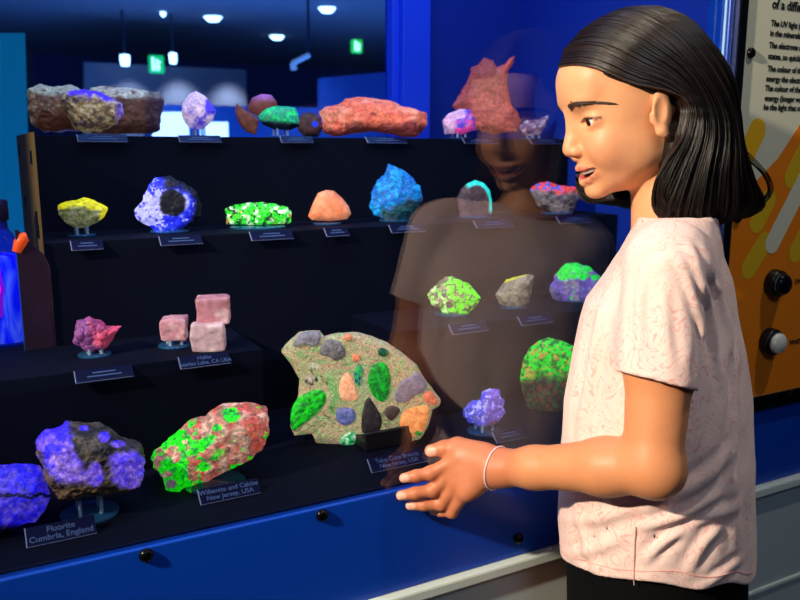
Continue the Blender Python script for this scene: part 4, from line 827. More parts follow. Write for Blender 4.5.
body += [hE((84, 5.2, -23), (3.6, 2.1, 2.4), .0015, 's'), hE((84, -5.2, -23), (3.6, 2.1, 2.4), .0015, 's')]
# mouth
ML = [(60.5, 25.5, -38), (69, 19.5, -40.5), (77.5, 11, -41.5), (80.5, 0, -41.5)]; LLp = [(60.5, 25.5, -38), (67.5, 19.5, -45.5), (74.5, 11, -51), (77, 0, -53)]
def mir(p): return (p[0], -p[1], p[2])
UPL = []; LOL = []
body += [hE((65, 0, -43), (14, 21, 14), .010)]
for sg in (0, 1):
    f = mir if sg else (lambda p: p)
    for i in range(3):
        a, b = f(ML[i]), f(ML[i+1]); a = (a[0], a[1], a[2]+2.2*(i > 0)); b = (b[0]+.5, b[1], b[2]+2.4); UPL.append((hh_(*a), hh_(*b))); body.append(hC(a, b, 1.9+.45*i, 2.4+.3*i, .003))
        a, b = f(LLp[i]), f(LLp[i+1]); a = (a[0], a[1], a[2]-1.8*(i > 0)); b = (b[0]+.5, b[1], b[2]-2.2); LOL.append((hh_(*a), hh_(*b))); body.append(hC(a, b, 2.1+.9*i, 3.2+.9*i, .004))
for sg in (0, 1):
    f = mir if sg else (lambda p: p)
    for i in range(3):
        m0 = [(ML[i][j]+LLp[i][j])/2 for j in range(3)]; m1 = [(ML[i+1][j]+LLp[i+1][j])/2 for j in range(3)]
        for off, rr_ in ((4, 1), (-1, 1), (-6, 1), (-11, 1)):
            r0, r1 = (1.0, 3.2, 4.4, 4.9)[i], (1.0, 3.2, 4.4, 4.9)[i+1]
            body.append(hC(f((m0[0]+off, m0[1], m0[2])), f((m1[0]+off, m1[1], m1[2])), r0, r1, .001, 's'))
# eyelid openings
for sgn in (1, -1):
    rt = np.array(Matrix.Rotation(math.radians(6*sgn), 3, 'X'))
    body += [hE((71.5, 31.5*sgn, 13), (9, 13.2, 5.0), .0010, 's', rt)]
# ears
for sgn in (1, -1):
    et = np.array(Matrix.Rotation(math.radians(-12), 3, 'Y'))@np.array(Matrix.Rotation(math.radians(14*sgn), 3, 'Z'))
    body += [hE((-3, 68*sgn, 4), (13, 5, 25), .004, 'u', et), hE((1, 74.9*sgn, 6), (8.5, 4.6, 15), .002, 's', et), hC((2, 69*sgn, -17), (0, 69*sgn, -20), 6, 5.2, .005), hC((9, 68*sgn, -3), (9, 69*sgn, 3), 3.4, 3, .003)]
# neck, trunk and arms
body += [Cap(h0(-36, 0, -18), h0(-56, 0, -108), .043, .043, .018), Cap(h0(-55, 0, -100), nb-UP*.03, .043, .052, .02)]
body += [Cap(nb-UP*.042, sh-UP*.014+(nb-sh)*.12, .033, .034, .02), Cap(nb-UP*.045, shR-UP*.012, .032, .033, .02), Fn(lambda P: loft(P, -.018, SW[-3, 2]), tc_, .36, .02)]
ua = (sh+elb)/2; fa = elb*.72+wr*.28
body += [Cap(sh-UP*.004, ua, .036, .0335, .015), Cap(ua, elb, .0335, .0285, .015), Cap(elb+UP*.001, fa, .0290, .0295, .012), Cap(fa, elb*.25+wr*.75, .0290, .0225, .012), Cap(elb*.25+wr*.75, wr, .0225, .0200, .012)]
body += [Ell(elb-UP*.006+RV*.006, (.026, .026, .026), None, .012)]
# left hand over the glass
Wr = C(494, 467, .930)
mc = [C(459, 458, .945), C(456, 470, .948), C(459, 482, .944), C(466, 493, .936)]
pp = [onY(431, 473, .772), onY(433, 490, .771), onY(441, 504, .768), onY(452, 512, .762)]
tp = [onY(404, 478, .785), onY(401, 495.5, .7855), onY(410, 505.5, .785), onY(433, 511, .7845)]
pn = (FC*.93+RV*.1-UP*.2); pn = pn/np.linalg.norm(pn)
body += hand_prims(Wr, mc, pp, tp, C(482, 454, .938), C(458, 446, .953), onY(431, 451, .781), pn, .006)
body += [Cap(wr, Wr, .0205, .0195, .012)]
# right arm hanging on the far side
elR = shR-UP*.205+Ft*(-.02)-Lt*.005; wrR = elR-UP*.185+Ft*.03+Lt*.02
body += [Cap(shR-UP*.004, elR, .034, .028, .015), Cap(elR, wrR, .028, .019, .012)]
dR = wrR-UP*.012
mR = [dR-UP*.055+Ft*(.022-.014*i) for i in range(4)]; pR = [m-UP*.03+Lt*.004 for m in mR]; tR = [p-UP*(.030, .033, .030, .024)[i]+Lt*.012 for i, p in enumerate(pR)]
body += hand_prims(dR, mR, pR, tR, dR-UP*.015+Ft*.018, dR-UP*.04+Ft*.034+Lt*.006, dR-UP*.065+Ft*.040+Lt*.012, Lt, .006, .95)
# knuckle creases are left to the bump; slight natural unevenness
allp = np.array([p.bc for p in body]); 
lo = np.array([.26, .36, .63]); hi = np.array([.96, .82, 1.44])
BP, BQ = surface_nets(body, lo, hi, .0016, 20)
print('body verts', len(BP))
def seg_dist(P, segs):
    d = np.full(len(P), 9.0)
    for a, b in segs:
        ab = b-a; h = np.clip(((P-a)@ab)/(ab@ab), 0, 1); d = np.minimum(d, np.linalg.norm(P-a-h[:, None]*ab, axis=1))
    return d
sk = np.tile(linA((230, 164, 118)), (len(BP), 1))
n1 = fbm(BP*35, 3, 3); sk = sk*(1+.05*n1)[:, None]
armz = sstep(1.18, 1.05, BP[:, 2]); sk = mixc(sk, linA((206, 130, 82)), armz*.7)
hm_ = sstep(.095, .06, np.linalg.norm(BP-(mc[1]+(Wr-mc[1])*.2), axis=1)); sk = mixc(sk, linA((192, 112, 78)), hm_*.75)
loc = (BP-H0o)@HR*1000
for sg in (1, -1):
    ch = np.exp(-(((loc[:, 0]-62)/22)**2+((loc[:, 1]-34*sg)/20)**2+((loc[:, 2]+20)/16)**2)); sk = mixc(sk, linA((222, 128, 100)), ch*.35)
nz_ = np.exp(-(((loc[:, 0]-96)/12)**2+(loc[:, 1]/12)**2+((loc[:, 2]+16)/12)**2)); sk = mixc(sk, linA((222, 130, 105)), nz_*.35)
lp = sstep(.0042, .0026, seg_dist(BP, UPL))+sstep(.0056, .0036, seg_dist(BP, LOL)); sk = mixc(sk, linA((196, 78, 80)), np.clip(lp, 0, 1)*.95)
mth = sstep(2, -2, loc[:, 0]-66)*sstep(20, 16, abs(loc[:, 1]))*sstep(9, 6, abs(loc[:, 2]+46))*(loc[:, 0] > 50); sk = mixc(sk, linA((90, 30, 30)), mth)
for sg in (1, -1):
    ld = sstep(3.2, 1.6, np.abs(np.hypot((loc[:, 1]-31.5*sg)/13.0, (loc[:, 2]-13)/5.0)-1)*14)*(loc[:, 2] > 13)*(loc[:, 0] > 55); sk = mixc(sk, linA((95, 55, 42)), ld*.8)
for tpt in tp+[onY(431, 451, .781)]:
    nd = np.linalg.norm(BP-(tpt-pn*.007), axis=1); sk = mixc(sk, linA((238, 180, 158)), sstep(.0085, .005, nd)*.9)
for kpt in mc+pp: sk = mixc(sk, linA((196, 116, 84)), sstep(.012, .002, np.linalg.norm(BP-kpt+pn*.008, axis=1))*.4)
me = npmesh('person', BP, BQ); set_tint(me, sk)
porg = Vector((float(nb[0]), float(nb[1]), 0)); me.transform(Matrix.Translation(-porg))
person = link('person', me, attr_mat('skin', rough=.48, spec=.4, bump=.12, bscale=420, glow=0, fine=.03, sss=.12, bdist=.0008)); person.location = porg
tag(person, 'girl in pale pink shirt with dark bob hair pointing at the minerals', 'person')
# eyes
gaze = (Fp*.93-UP*.10-Lh*.05); gaze /= np.linalg.norm(gaze)
for sg in (1, -1):
    bm = bmesh.new(); bmesh.ops.create_uvsphere(bm, u_segments=32, v_segments=24, radius=.0124); V = np.array([v.co[:] for v in bm.verts]); Fq = [[v.index for v in f.verts] for f in bm.faces]; bm.free()
    ec = hh_(57.4, 31*sg, 13.8); gz = gaze+Lh*.10*sg; gz = gz/np.linalg.norm(gz); Rm = np.array(Vector(gz).to_track_quat('Z', 'Y').to_matrix()); P = V@Rm.T+ec; me = from_pydata('eye', P, Fq, True)
    for m in (mat('eye_white', (225, 215, 208), .2), mat('iris_brown', (52, 28, 16), .12), mat('pupil', (6, 4, 4), .08)): me.materials.append(m)
    for f, pl in zip(Fq, me.polygons):
        c = V[f].mean(0); an = math.degrees(math.acos(np.clip(c[2]/np.linalg.norm(c), -1, 1))); pl.material_index = 2 if an < 14 else (1 if an < 31 else 0)
    child('eye', me, None, person)
def strands(name, paths, rads, m, parent, seg=3, tint=None):
    Vs, Fs, T = [], [], []; o = 0
    for i, (p, r) in enumerate(zip(paths, rads)):
        V, Fq = tube(p, r, seg); Vs += V; Fs += [tuple(x+o for x in f) for f in Fq]; o += len(V)
        if tint is not None: T += [tint[i]]*len(V)
    me = npmesh(name, np.array(Vs), np.array(Fs), True)
    if tint is not None: set_tint(me, np.array(T))
    return child(name, me, m, parent)
browm = mat('brow_hair', (52, 32, 22), .7)
rs = np.random.RandomState(3)
for sg in (1, -1):
    ps = []; rr = []
    for i in range(230):
        t = rs.rand(); y = 15+38*t; z = 32.5+8.5*math.sin(math.pi*t*.86)-8*t+rs.randn()*1.5*(1-t*.6); x = 92-.0165*y*y-.1*y
        a = np.array([x, y, z]); st = np.array([-.35-t, 3.2, 2.2*(1-t)-3.0*t])*1.4; pts = []
        for k in range(4):
            q = a+st*k/3; q[0] = 81.5-.0135*q[1]**2+1.4
            # settle on the forehead ellipsoid
            pts.append(hh_(q[0], q[1]*sg, q[2]))
        ps.append(pts); rr.append(np.array([.0005, .00055, .0005, .00015]))
    # project onto the skin
    out = []
    for pts in ps:
        np_ = []
        for q in pts:
            q = np.array(q); 
            for _ in range(6):
                dv = combine(body[:23], q[None, :])[0]; q = q-Fp*(dv-.0004)*1.0
            np_.append(q)
        out.append(np_)
    strands('eyebrow', out, rr, browm, person)
    lash = [hh_(57.4+14.6*math.cos(math.radians(a))*.93, (31.3+12.6*math.sin(math.radians(a)))*sg, 13+4.6*math.cos(math.radians(a*.98))+.3) for a in range(-78, 86, 8)]
    strands('eyelash', [lash], [np.array([.0003]+[.00075]*(len(lash)-2)+[.0004])], browm, person, 6)
# teeth
V = []; Fq = []
ys = np.linspace(-21, 21, 43); 
for zt, off in ((-38.5, 0), (-47.2, -.6)):
    for y in ys: V.append(hh_(78.6-.026*y*y+.35*abs(math.sin(y*math.pi/5.6))+off, y, zt+.010*y*y*.9))
for zt in (-38.5, -47.2):
    for y in ys: V.append(hh_(73-.026*y*y, y, zt+.01*y*y*.9))
n_ = len(ys)
for k in range(n_-1): Fq += [(k, k+1, n_+k+1, n_+k), (2*n_+k, 3*n_+k, 3*n_+k+1, 2*n_+k+1), (n_+k, n_+k+1, 3*n_+k+1, 3*n_+k), (k, 2*n_+k, 2*n_+k+1, k+1)]
child('teeth', from_pydata('teeth', V, Fq, True), mat('tooth_white', (240, 234, 222), .25), person)
# ---- shirt
def foldfn(P, d):
    # soft cloth folds: broad noise, plus a few drawn creases
    d = d+.0022*vnoise(P*np.array([22, 22, 11]), 4)+.0012*vnoise(P*np.array([50, 50, 24]), 8)
    m = np.abs(d) < .014
    if m.any():
        Q = P[m]; e = np.zeros(len(Q)); c = Q.mean(0); br = np.linalg.norm(Q-c, axis=1).max()
        for (pts, r, am) in CREASE:
            best = np.full(len(Q), 9.0); hb_ = np.zeros(len(Q)); n_ = len(pts)-1
            if min(np.linalg.norm(pts-c, axis=1)) > br+.04: continue
            for k in range(n_):
                a, b = pts[k], pts[k+1]; ab = b-a; h = np.clip(((Q-a)@ab)/(ab@ab+1e-12), 0, 1); q = np.linalg.norm(Q-a-h[:, None]*ab, axis=1); mm = q < best; best = np.where(mm, q, best); hb_ = np.where(mm, (k+h)/n_, hb_)
            e += am*(np.exp(-(best/r)**2)-.55*np.exp(-((best-2*r)/r)**2))*np.sin(np.pi*np.clip(hb_*.92+.06, 0, 1))
        d = d.copy(); d[m] -= e
    return d
def onS(px, py, near=True):
    """point of the shirt surface seen at a pixel (marching the loft)"""
    r = ray(px, py); t = .62
    for _ in range(60):
        q = CAM+r*t; dv = combine(shirt0, q[None, :])[0]; t += max(dv, .0005)*.8
        if dv < .0008: break
    return CAM+r*t
cuffc = C(657, 381, .803)
ax_ = cuffc-sh; ax_ /= np.linalg.norm(ax_)
def sleeve(s0, s1, r0, r1): return [Cap(s0, s1, r0, r1, .018)]
shirt0 = [Fn(lambda P: loft(P), tc_, .40, .004), Cap(nb-UP*.036+(sh-nb)*.12, sh-UP*.004+(nb-sh)*.2, .036, .041, .02), Cap(nb-UP*.04, shR-UP*.002+(nb-shR)*.18, .034, .038, .02)]
shirt0 += [Cap(sh-UP*.006, cuffc+ax_*.04, .0425, .0385, .016)]
cR = shR+(elR-shR)*.55; axR = (elR-shR)/np.linalg.norm(elR-shR); shirt0 += [Cap(shR-UP*.006, cR+axR*.03, .040, .036, .016)]
def cr(x0, y0, x1, y1, r, am, bend=0.0):
    pts = []
    for k in range(8):
        t = k/7; L_ = math.hypot(x1-x0, y1-y0); x = x0+(x1-x0)*t-(y1-y0)/L_*bend*math.sin(math.pi*t); y = y0+(y1-y0)*t+(x1-x0)/L_*bend*math.sin(math.pi*t)
        q = onS(x, y)
        if np.linalg.norm(q-CAM) < 1.15: pts.append(q)
    return (np.array(pts), r, am)
CREASE = [cr(690, 248, 722, 385, .0055, .0050, -6), cr(678, 255, 706, 345, .0045, .0036, -4), cr(706, 250, 737, 400, .006, .0040, -8), cr(728, 300, 712, 470, .008, .0036, -6), cr(741, 340, 738, 560, .009, .0034, 5), cr(645, 262, 640, 360, .0045, .0030, 4), cr(664, 285, 672, 372, .005, .0028, 3),
          cr(610, 285, 588, 420, .009, .0030, 8), cr(598, 330, 575, 480, .008, .0026, 4), cr(640, 528, 722, 492, .005, .0050, 6), cr(646, 560, 684, 532, .0045, .0045, -3), cr(668, 500, 738, 440, .007, .0040, 8), cr(565, 555, 625, 535, .006, .0026, 4), cr(700, 588, 745, 556, .005, .0028, 2), cr(575, 505, 602, 585, .008, .0028, 4), cr(688, 575, 728, 520, .006, .0034, -5),
          cr(704, 300, 696, 384, .005, .0032, -3), cr(560, 520, 640, 505, .006, .0024, 6), cr(660, 240, 640, 262, .005, .0025, 3), cr(695, 520, 745, 500, .006, .003, 4)]
CREASE = [c for c in CREASE if len(c[0]) > 2]
zs_, ze_ = .81, .78
def hemcut(P):
    l = (P[:, 0]-tc_[0])*Lt[0]+(P[:, 1]-tc_[1])*Lt[1]; f = (P[:, 0]-tc_[0])*Ft[0]+(P[:, 1]-tc_[1])*Ft[1]
    return (HEM0+HEM1*l+HEM2*f+.003*np.sin(l*60+f*45))-P[:, 2]
# fit the hem plane to the photograph's lower edge
hp = [C(635, 594, .80), C(750, 577, .93), C(560, 566, .93)]
Am = np.array([[1, (p-tc_)@Lt, (p-tc_)@Ft] for p in hp]); HEM0, HEM1, HEM2 = np.linalg.solve(Am, np.array([p[2] for p in hp]))
cuffn = np.cross(C(693, 391, .80)-C(622, 373, .80), C(657, 381, .83)-C(657, 381, .80)); cuffn /= np.linalg.norm(cuffn); cuffn = -cuffn if cuffn[2] > 0 else cuffn
armd = lambda P: Cap(sh, cuffc+ax_*.06, .0395, .0355).d(P)
def sleevecut(P):
    return np.where(Cap(cuffc-ax_*.01, cuffc+ax_*.08, .048, .048).d(P) < 0, (P-cuffc)@cuffn, -1.0)
torso_only = lambda P: loft(P, .002)
def cut_cuffs(P, d):
    t = loft(P, .001)                                 # never cut the trunk of the shirt
    c1 = (P-cuffc)@cuffn; near = Cap(cuffc-ax_*.02, cuffc+ax_*.10, .055, .055).d(P) < 0
    dd = np.where(near & (t > 0), np.maximum(d, c1), d)
    c2 = (P-cR)@axR; nearR = Cap(cR-axR*.02, cR+axR*.10, .055, .055).d(P) < 0
    return np.where(nearR & (t > 0), np.maximum(dd, c2), dd)
def hollow(P, d):
    t = loft(P, .0)
    a1 = Cap(cuffc-ax_*.008, cuffc+ax_*.05, .0355, .0360).d(P); d = np.where(t > .003, np.maximum(d, -a1), d)
    a2 = Cap(cR-axR*.008, cR+axR*.05, .033, .0335).d(P); d = np.where(t > .003, np.maximum(d, -a2), d)
    inn = np.maximum(loft(P, -.006), P[:, 2]-.88); return np.maximum(d, -inn)
shirt = shirt0+[Fn(foldfn, tc_, 1, op='f'), Fn(cut_cuffs, tc_, 1, op='f'), Fn(hemcut, tc_, 1, k=.002, op='i'), Fn(hollow, tc_, 1, op='f'), Cap(h0(-50, 0, -80), nb-UP*.012, .0445, .0445, .002, 's')]
SPt, SQ = surface_nets(shirt, np.array([.40, .38, .72]), np.array([.98, .84, 1.30]), .0021, 20)
print('shirt verts', len(SPt))
def shirt_mat():
    m = bpy.data.materials.new('pink_floral_cotton'); m.use_nodes = True; nt = m.node_tree; b = nt.nodes['Principled BSDF']; tc = nt.nodes.new('ShaderNodeTexCoord'); L = nt.links
    nz = nt.nodes.new('ShaderNodeTexNoise'); nz.inputs['Scale'].default_value = 24; nz.inputs['Detail'].default_value = 2.0; nz.inputs['Distortion'].default_value = 2.2; L.new(tc.outputs['Object'], nz.inputs['Vector'])
    ml = nt.nodes.new('ShaderNodeMath'); ml.operation = 'MULTIPLY'; ml.inputs[1].default_value = 7; L.new(nz.outputs['Fac'], ml.inputs[0])
    pg = nt.nodes.new('ShaderNodeMath'); pg.operation = 'PINGPONG'; pg.inputs[1].default_value = .5; L.new(ml.outputs[0], pg.inputs[0])
    r = nt.nodes.new('ShaderNodeValToRGB'); e = r.color_ramp.elements; e[0].position = .0; e[0].color = (*lin((230, 164, 156)), 1); e[1].position = .13; e[1].color = (*lin((238, 206, 196)), 1); L.new(pg.outputs[0], r.inputs['Fac'])
    n2 = nt.nodes.new('ShaderNodeTexNoise'); n2.inputs['Scale'].default_value = 9; L.new(tc.outputs['Object'], n2.inputs['Vector'])
    mr = nt.nodes.new('ShaderNodeMapRange'); mr.inputs['From Min'].default_value = .3; mr.inputs['From Max'].default_value = .5; L.new(n2.outputs['Fac'], mr.inputs['Value'])
    mx = nt.nodes.new('ShaderNodeMix'); mx.data_type = 'RGBA'; mx.inputs['A'].default_value = (*lin((240, 212, 200)), 1); L.new(mr.outputs[0], mx.inputs['Factor']); L.new(r.outputs['Color'], mx.inputs['B']); L.new(mx.outputs['Result'], b.inputs['Base Color'])
    b.inputs['Roughness'].default_value = .85; b.inputs['Specular IOR Level'].default_value = .2; b.inputs['Sheen Weight'].default_value = .15
    n3 = nt.nodes.new('ShaderNodeTexNoise'); n3.inputs['Scale'].default_value = 500; L.new(tc.outputs['Object'], n3.inputs['Vector']); n4 = nt.nodes.new('ShaderNodeTexNoise'); n4.inputs['Scale'].default_value = 45; n4.inputs['Detail'].default_value = 3; L.new(tc.outputs['Object'], n4.inputs['Vector'])
    ad = nt.nodes.new('ShaderNodeMath'); ad.operation = 'MULTIPLY_ADD'; ad.inputs[1].default_value = .15; L.new(n3.outputs['Fac'], ad.inputs[0]); L.new(n4.outputs['Fac'], ad.inputs[2])
    bp = nt.nodes.new('ShaderNodeBump'); bp.inputs['Strength'].default_value = .45; bp.inputs['Distance'].default_value = .003; L.new(ad.outputs[0], bp.inputs['Height']); L.new(bp.outputs['Normal'], b.inputs['Normal']); return m
sm_ = shirt_mat()
shirt_o = child('shirt', npmesh('shirt', SPt, SQ), sm_, person)
def snap(q, off=.0005, sd=None):
    q = np.array(q, float)
    for _ in range(12):
        e = .001; dv = combine(sd or shirt0, q[None, :])[0]
        g = np.array([combine(sd or shirt0, (q+np.eye(3)[i]*e)[None, :])[0]-dv for i in range(3)]); g /= np.linalg.norm(g)+1e-9; q = q-g*(dv-off)
    return q
# collar ribbing around the neck
cpts = []
for k in range(48):
    a = 2*math.pi*k/48; q = nb-UP*.003+Ft*(math.cos(a)*.0455+.001)+Lt*math.sin(a)*.053; q = q-UP*.006*math.cos(a); cpts.append(q)
Vc, Fc_ = [], []
for j, (rr_, dz) in enumerate(((0, -.010), (.0035, -.006), (.0032, .002), (.0, .0075), (-.0035, .008), (-.006, .0)),):
    for k, q in enumerate(cpts):
        a = 2*math.pi*k/48; rad = Ft*math.cos(a)+Lt*math.sin(a); Vc.append(q+rad*(rr_-.002)+UP*dz)
for j in range(5):
    for k in range(48): Fc_.append((j*48+k, j*48+(k+1) % 48, (j+1)*48+(k+1) % 48, (j+1)*48+k))
cl = child('collar', from_pydata('collar', Vc, Fc_, True), mat('collar_rib', (240, 205, 196), .85, bump=.6, bscale=900), shirt_o)
seam = [snap(onS(px, py), .0003) for px, py in ((636, 527), (635, 540), (634.5, 555), (634, 570), (634, 585))]
V, Fq = tube(np.array(seam), .0006, 6); child('side_seam', from_pydata('side_seam', V, Fq, True), mat('seam', (205, 160, 150), .9), shirt_o)
hs_ = []
for k in range(72):
    a = 2*math.pi*k/72; q = tc_+Lt*math.cos(a)*.16+Ft*math.sin(a)*.13; l = (q-tc_)@Lt; f = (q-tc_)@Ft; q[2] = HEM0+HEM1*l*.92+HEM2*f*.92+.003*math.sin(l*60+f*45)+.013
    for _ in range(14):
        dv = loft(q[None, :])[0]; c_ = np.array([np.interp(q[2], SW[:, 2], SW[:, 0]), np.interp(q[2], SW[:, 2], SW[:, 1]), q[2]]); g_ = (q-c_)/np.linalg.norm(q-c_)
        dv = foldfn(q[None, :], loft(q[None, :]))[0]; q = q-g_*(dv-.0002)
    hs_.append(q)
V, Fq = tube(np.array(hs_), .0006, 5, closed=True); child('hem_stitch', from_pydata('hem_stitch', V, Fq, True), mat('hem_thread', (225, 160, 150), .9), shirt_o)
# ---- bracelet
bc_ = C(497, 467.5, .9275); axw = (wr-Wr)/np.linalg.norm(wr-Wr); u = np.cross(axw, UP); u /= np.linalg.norm(u); w_ = np.cross(axw, u)
bp_ = []
for a in np.linspace(0, 2*math.pi, 49)[:-1]:
    dr_ = u*math.cos(a)+w_*math.sin(a); q = bc_+dr_*.024-axw*.003*math.sin(a+.5)
    for _ in range(10): q = q-dr_*(combine(body, q[None, :], q, .01)[0]-.0008)*.8
    bp_.append(q)
V, Fq = tube(np.array(bp_), .0011, 8, closed=True); child('bracelet', from_pydata('bracelet', V, Fq, True), mat('bracelet_cord', (228, 200, 205), .4), person)
# ---- trousers and shoes
hipc = CF(655, 600, .917); hip = np.array([hipc[0], hipc[1], .80])
def trouser(P): return np.maximum(np.maximum(loft(P, -.008), P[:, 2]-.84), .70-P[:, 2])
tr_ = [Fn(trouser, hip, .22, .03)]
for sg in (1, -1):
    a = hip+Lt*.062*sg-UP*.08; k_ = hip+Lt*.058*sg-UP*.40+Ft*.008; an_ = hip+Lt*.055*sg-UP*.725-Ft*.01
    tr_ += [Cap(a, k_, .072, .052, .03), Cap(k_, an_, .052, .042, .02)]
TP, TQ = surface_nets(tr_, np.array([.36, .34, .02]), np.array([1.02, .88, .90]), .005, 16)
child('trousers', npmesh('trousers', TP, TQ), mat('black_leggings', (5, 5, 6), .85, spec=.15), person)
for sg in (1, -1):
    an_ = hip+Lt*.055*sg; an_[2] = .03
    s_ = [Cap(an_-Ft*.03, an_+Ft*.12, .032, .030, .01), Cap(an_+UP*.0-Ft*.02, an_+UP*.045-Ft*.015, .034, .038, .02), Fn(lambda P: .002-P[:, 2], an_, .3, .004, 'i')]
    SP2, SQ2 = surface_nets(s_, np.array([.25, .25, -.02]), np.array([1.1, .95, .14]), .005, 16)
    child('shoe', npmesh('shoe', SP2, SQ2), mat('white_trainer', (190, 188, 184), .6), person)
# ---- hair
def cr_spline(P, n):
    P = np.array(P, float); m = len(P); ts = np.linspace(0, m-1, n); out = []
    Pp = np.vstack([2*P[0]-P[1], P, 2*P[-1]-P[-2]])
    for t in ts:
        i = min(int(t), m-2); f = t-i; p0, p1, p2, p3 = Pp[i], Pp[i+1], Pp[i+2], Pp[i+3]
        out.append(.5*((2*p1)+(-p0+p2)*f+(2*p0-5*p1+4*p2-p3)*f*f+(-p0+3*p1-3*p2+p3)*f**3))
    return np.array(out)
GD = [[(93, -8, 58), (66, 44, 52), (34, 70, 34), (2, 78, 27), (-24, 82, 12), (-24, 83, -22), (-6, 82, -55), (6, 77, -80), (0, 66, -98), (-14, 54, -108)],
      [(88, -10, 78), (62, 44, 76), (30, 70, 56), (-6, 80, 40), (-36, 84, 10), (-36, 86, -22), (-22, 85, -60), (-10, 80, -90), (-18, 66, -108), (-34, 52, -112)],
      [(66, -12, 102), (42, 42, 98), (12, 70, 76), (-24, 80, 48), (-50, 83, 10), (-56, 86, -24), (-50, 86, -60), (-48, 80, -95), (-55, 62, -113), (-66, 46, -112)],
      [(36, -14, 118), (16, 38, 114), (-14, 64, 92), (-50, 74, 50), (-74, 74, 8), (-82, 76, -26), (-84, 78, -60), (-92, 70, -90), (-86, 50, -108), (-78, 38, -104)],
      [(8, -14, 124), (-16, 30, 120), (-50, 50, 94), (-80, 56, 50), (-94, 54, 6), (-100, 54, -28), (-112, 54, -60), (-128, 48, -86), (-120, 34, -103), (-104, 26, -100)],
      [(-14, -12, 122), (-42, 14, 114), (-72, 24, 84), (-94, 26, 44), (-102, 26, 4), (-108, 26, -30), (-126, 26, -62), (-148, 22, -86), (-144, 12, -100), (-124, 8, -98)],
      [(-20, -12, 120), (-48, -10, 112), (-78, -10, 82), (-97, -10, 40), (-104, -10, 0), (-110, -10, -34), (-126, -10, -66), (-142, -10, -88), (-134, -10, -101), (-116, -8, -99)],
      [(-10, -14, 122), (-40, -40, 108), (-66, -52, 78), (-86, -56, 38), (-92, -58, 0), (-96, -60, -34), (-104, -62, -64), (-112, -56, -90), (-100, -44, -104), (-86, -36, -102)],
      [(30, -14, 118), (10, -48, 104), (-16, -68, 72), (-40, -76, 34), (-50, -80, 0), (-54, -82, -34), (-56, -82, -64), (-58, -76, -92), (-52, -62, -106), (-44, -50, -104)],
      [(70, -12, 98), (46, -48, 86), (20, -70, 58), (-4, -78, 28), (-10, -82, -4), (-4, -84, -36), (4, -82, -66), (6, -74, -92), (0, -62, -106), (-8, -50, -106)],
      [(92, -10, 62), (70, -48, 58), (48, -68, 36), (32, -76, 8), (30, -78, -22), (38, -77, -50), (46, -72, -76), (42, -64, -96), (30, -58, -104), (18, -52, -102)]]
for g in GD:
    for i, p in enumerate(g):
        x, y, z = p
        if x < -60: x = x*1.075
        if z < -50 and x < -8: z -= 14*min(1, (-50-z)/40)
        g[i] = (x, y, z)
GD[0][5:] = [(-18, 84, -24), (-2, 84, -50), (6, 80, -76), (0, 70, -100), (-16, 56, -116)]
GD = [cr_spline(g, 26) for g in GD]
HCt = hh_(-8, 0, 42); HRr = np.array((86, 69, 74))*.00097
def outside(P, off):
    q = (P-HCt)@HR; r = HRr+off; k0 = np.linalg.norm(q/r, axis=1); sc_k = np.where(k0 < 1, 1/np.maximum(k0, .2), 1); return HCt+(q*sc_k[:, None])@HR.T
rs = np.random.RandomState(11); paths = []; rads = []; tint = []
def gat(u):
    i = min(int(u), len(GD)-2); f = u-i; f = f*f*(3-2*f)*.5+f*.5; return GD[i]*(1-f)+GD[i+1]*f
axc = np.stack([np.full(26, -20.), np.zeros(26), np.minimum(np.linspace(60, -110, 26), 200)], 1)
# each strand samples the guide surface; deeper layers sit closer to the head and end earlier
prof_in = np.concatenate([np.zeros(5), np.linspace(0, 1, 8), np.ones(13)])
NST = 8200
clump = rs.rand(90, 3)
for i in range(NST):
    u = rs.rand()*(len(GD)-1)
    if rs.rand() < .5: u = rs.rand()*5.6
    dpt = (rs.rand()**1.6)*16
    g = gat(u).copy(); c = g.copy(); c[:, 0] = -28-.25*np.clip(-g[:, 2], 0, 200); c[:, 1] = 0; c[:, 2] = np.minimum(g[:, 2]*.75, 60)
    dr = c-g; dr /= np.linalg.norm(dr, axis=1)[:, None]+1e-9
    g = g+dr*(dpt*(.15+.85*prof_in)[:, None])
    cl_ = int(u*8.5) % 90; ph_ = clump[cl_]*6.28; t = np.linspace(0, 1, 26)
    g[:, 0] += (np.sin(t*7+ph_[0])*2.2+rs.randn()*1.0)*t*1.3; g[:, 1] += (np.sin(t*6+ph_[1])*2.0+rs.randn()*1.0)*t*.8; g += (-dr)*((np.sin(u*34)+np.sin(u*19.7+1.3)+.7*np.sin(u*57))*.8*sstep(.0, .3, t))[:, None]
    ln_ = int(26*(1-.16*rs.rand()**2)) if rs.rand() < .7 else 26
    ln_ = max(ln_, 20); 
    P = outside(H0o+(g[:ln_]@H0R.T)*.00097, .0085-.005*dpt/16+.0006*(math.sin(u*34)+math.sin(u*61+2))); paths.append(P); w = np.full(ln_, .00045)*(1+.3*rs.randn()); w = np.abs(w)+.00015; w[-5:] *= np.linspace(1, .25, 5); w[0] *= .5; rads.append(w)
    b_ = np.clip(.75+.35*rs.randn()+.25*math.sin(u*23), .3, 1.9); tint.append(linA((25, 15, 12))*b_ if rs.rand() > .08 else linA((70, 44, 30))*b_)
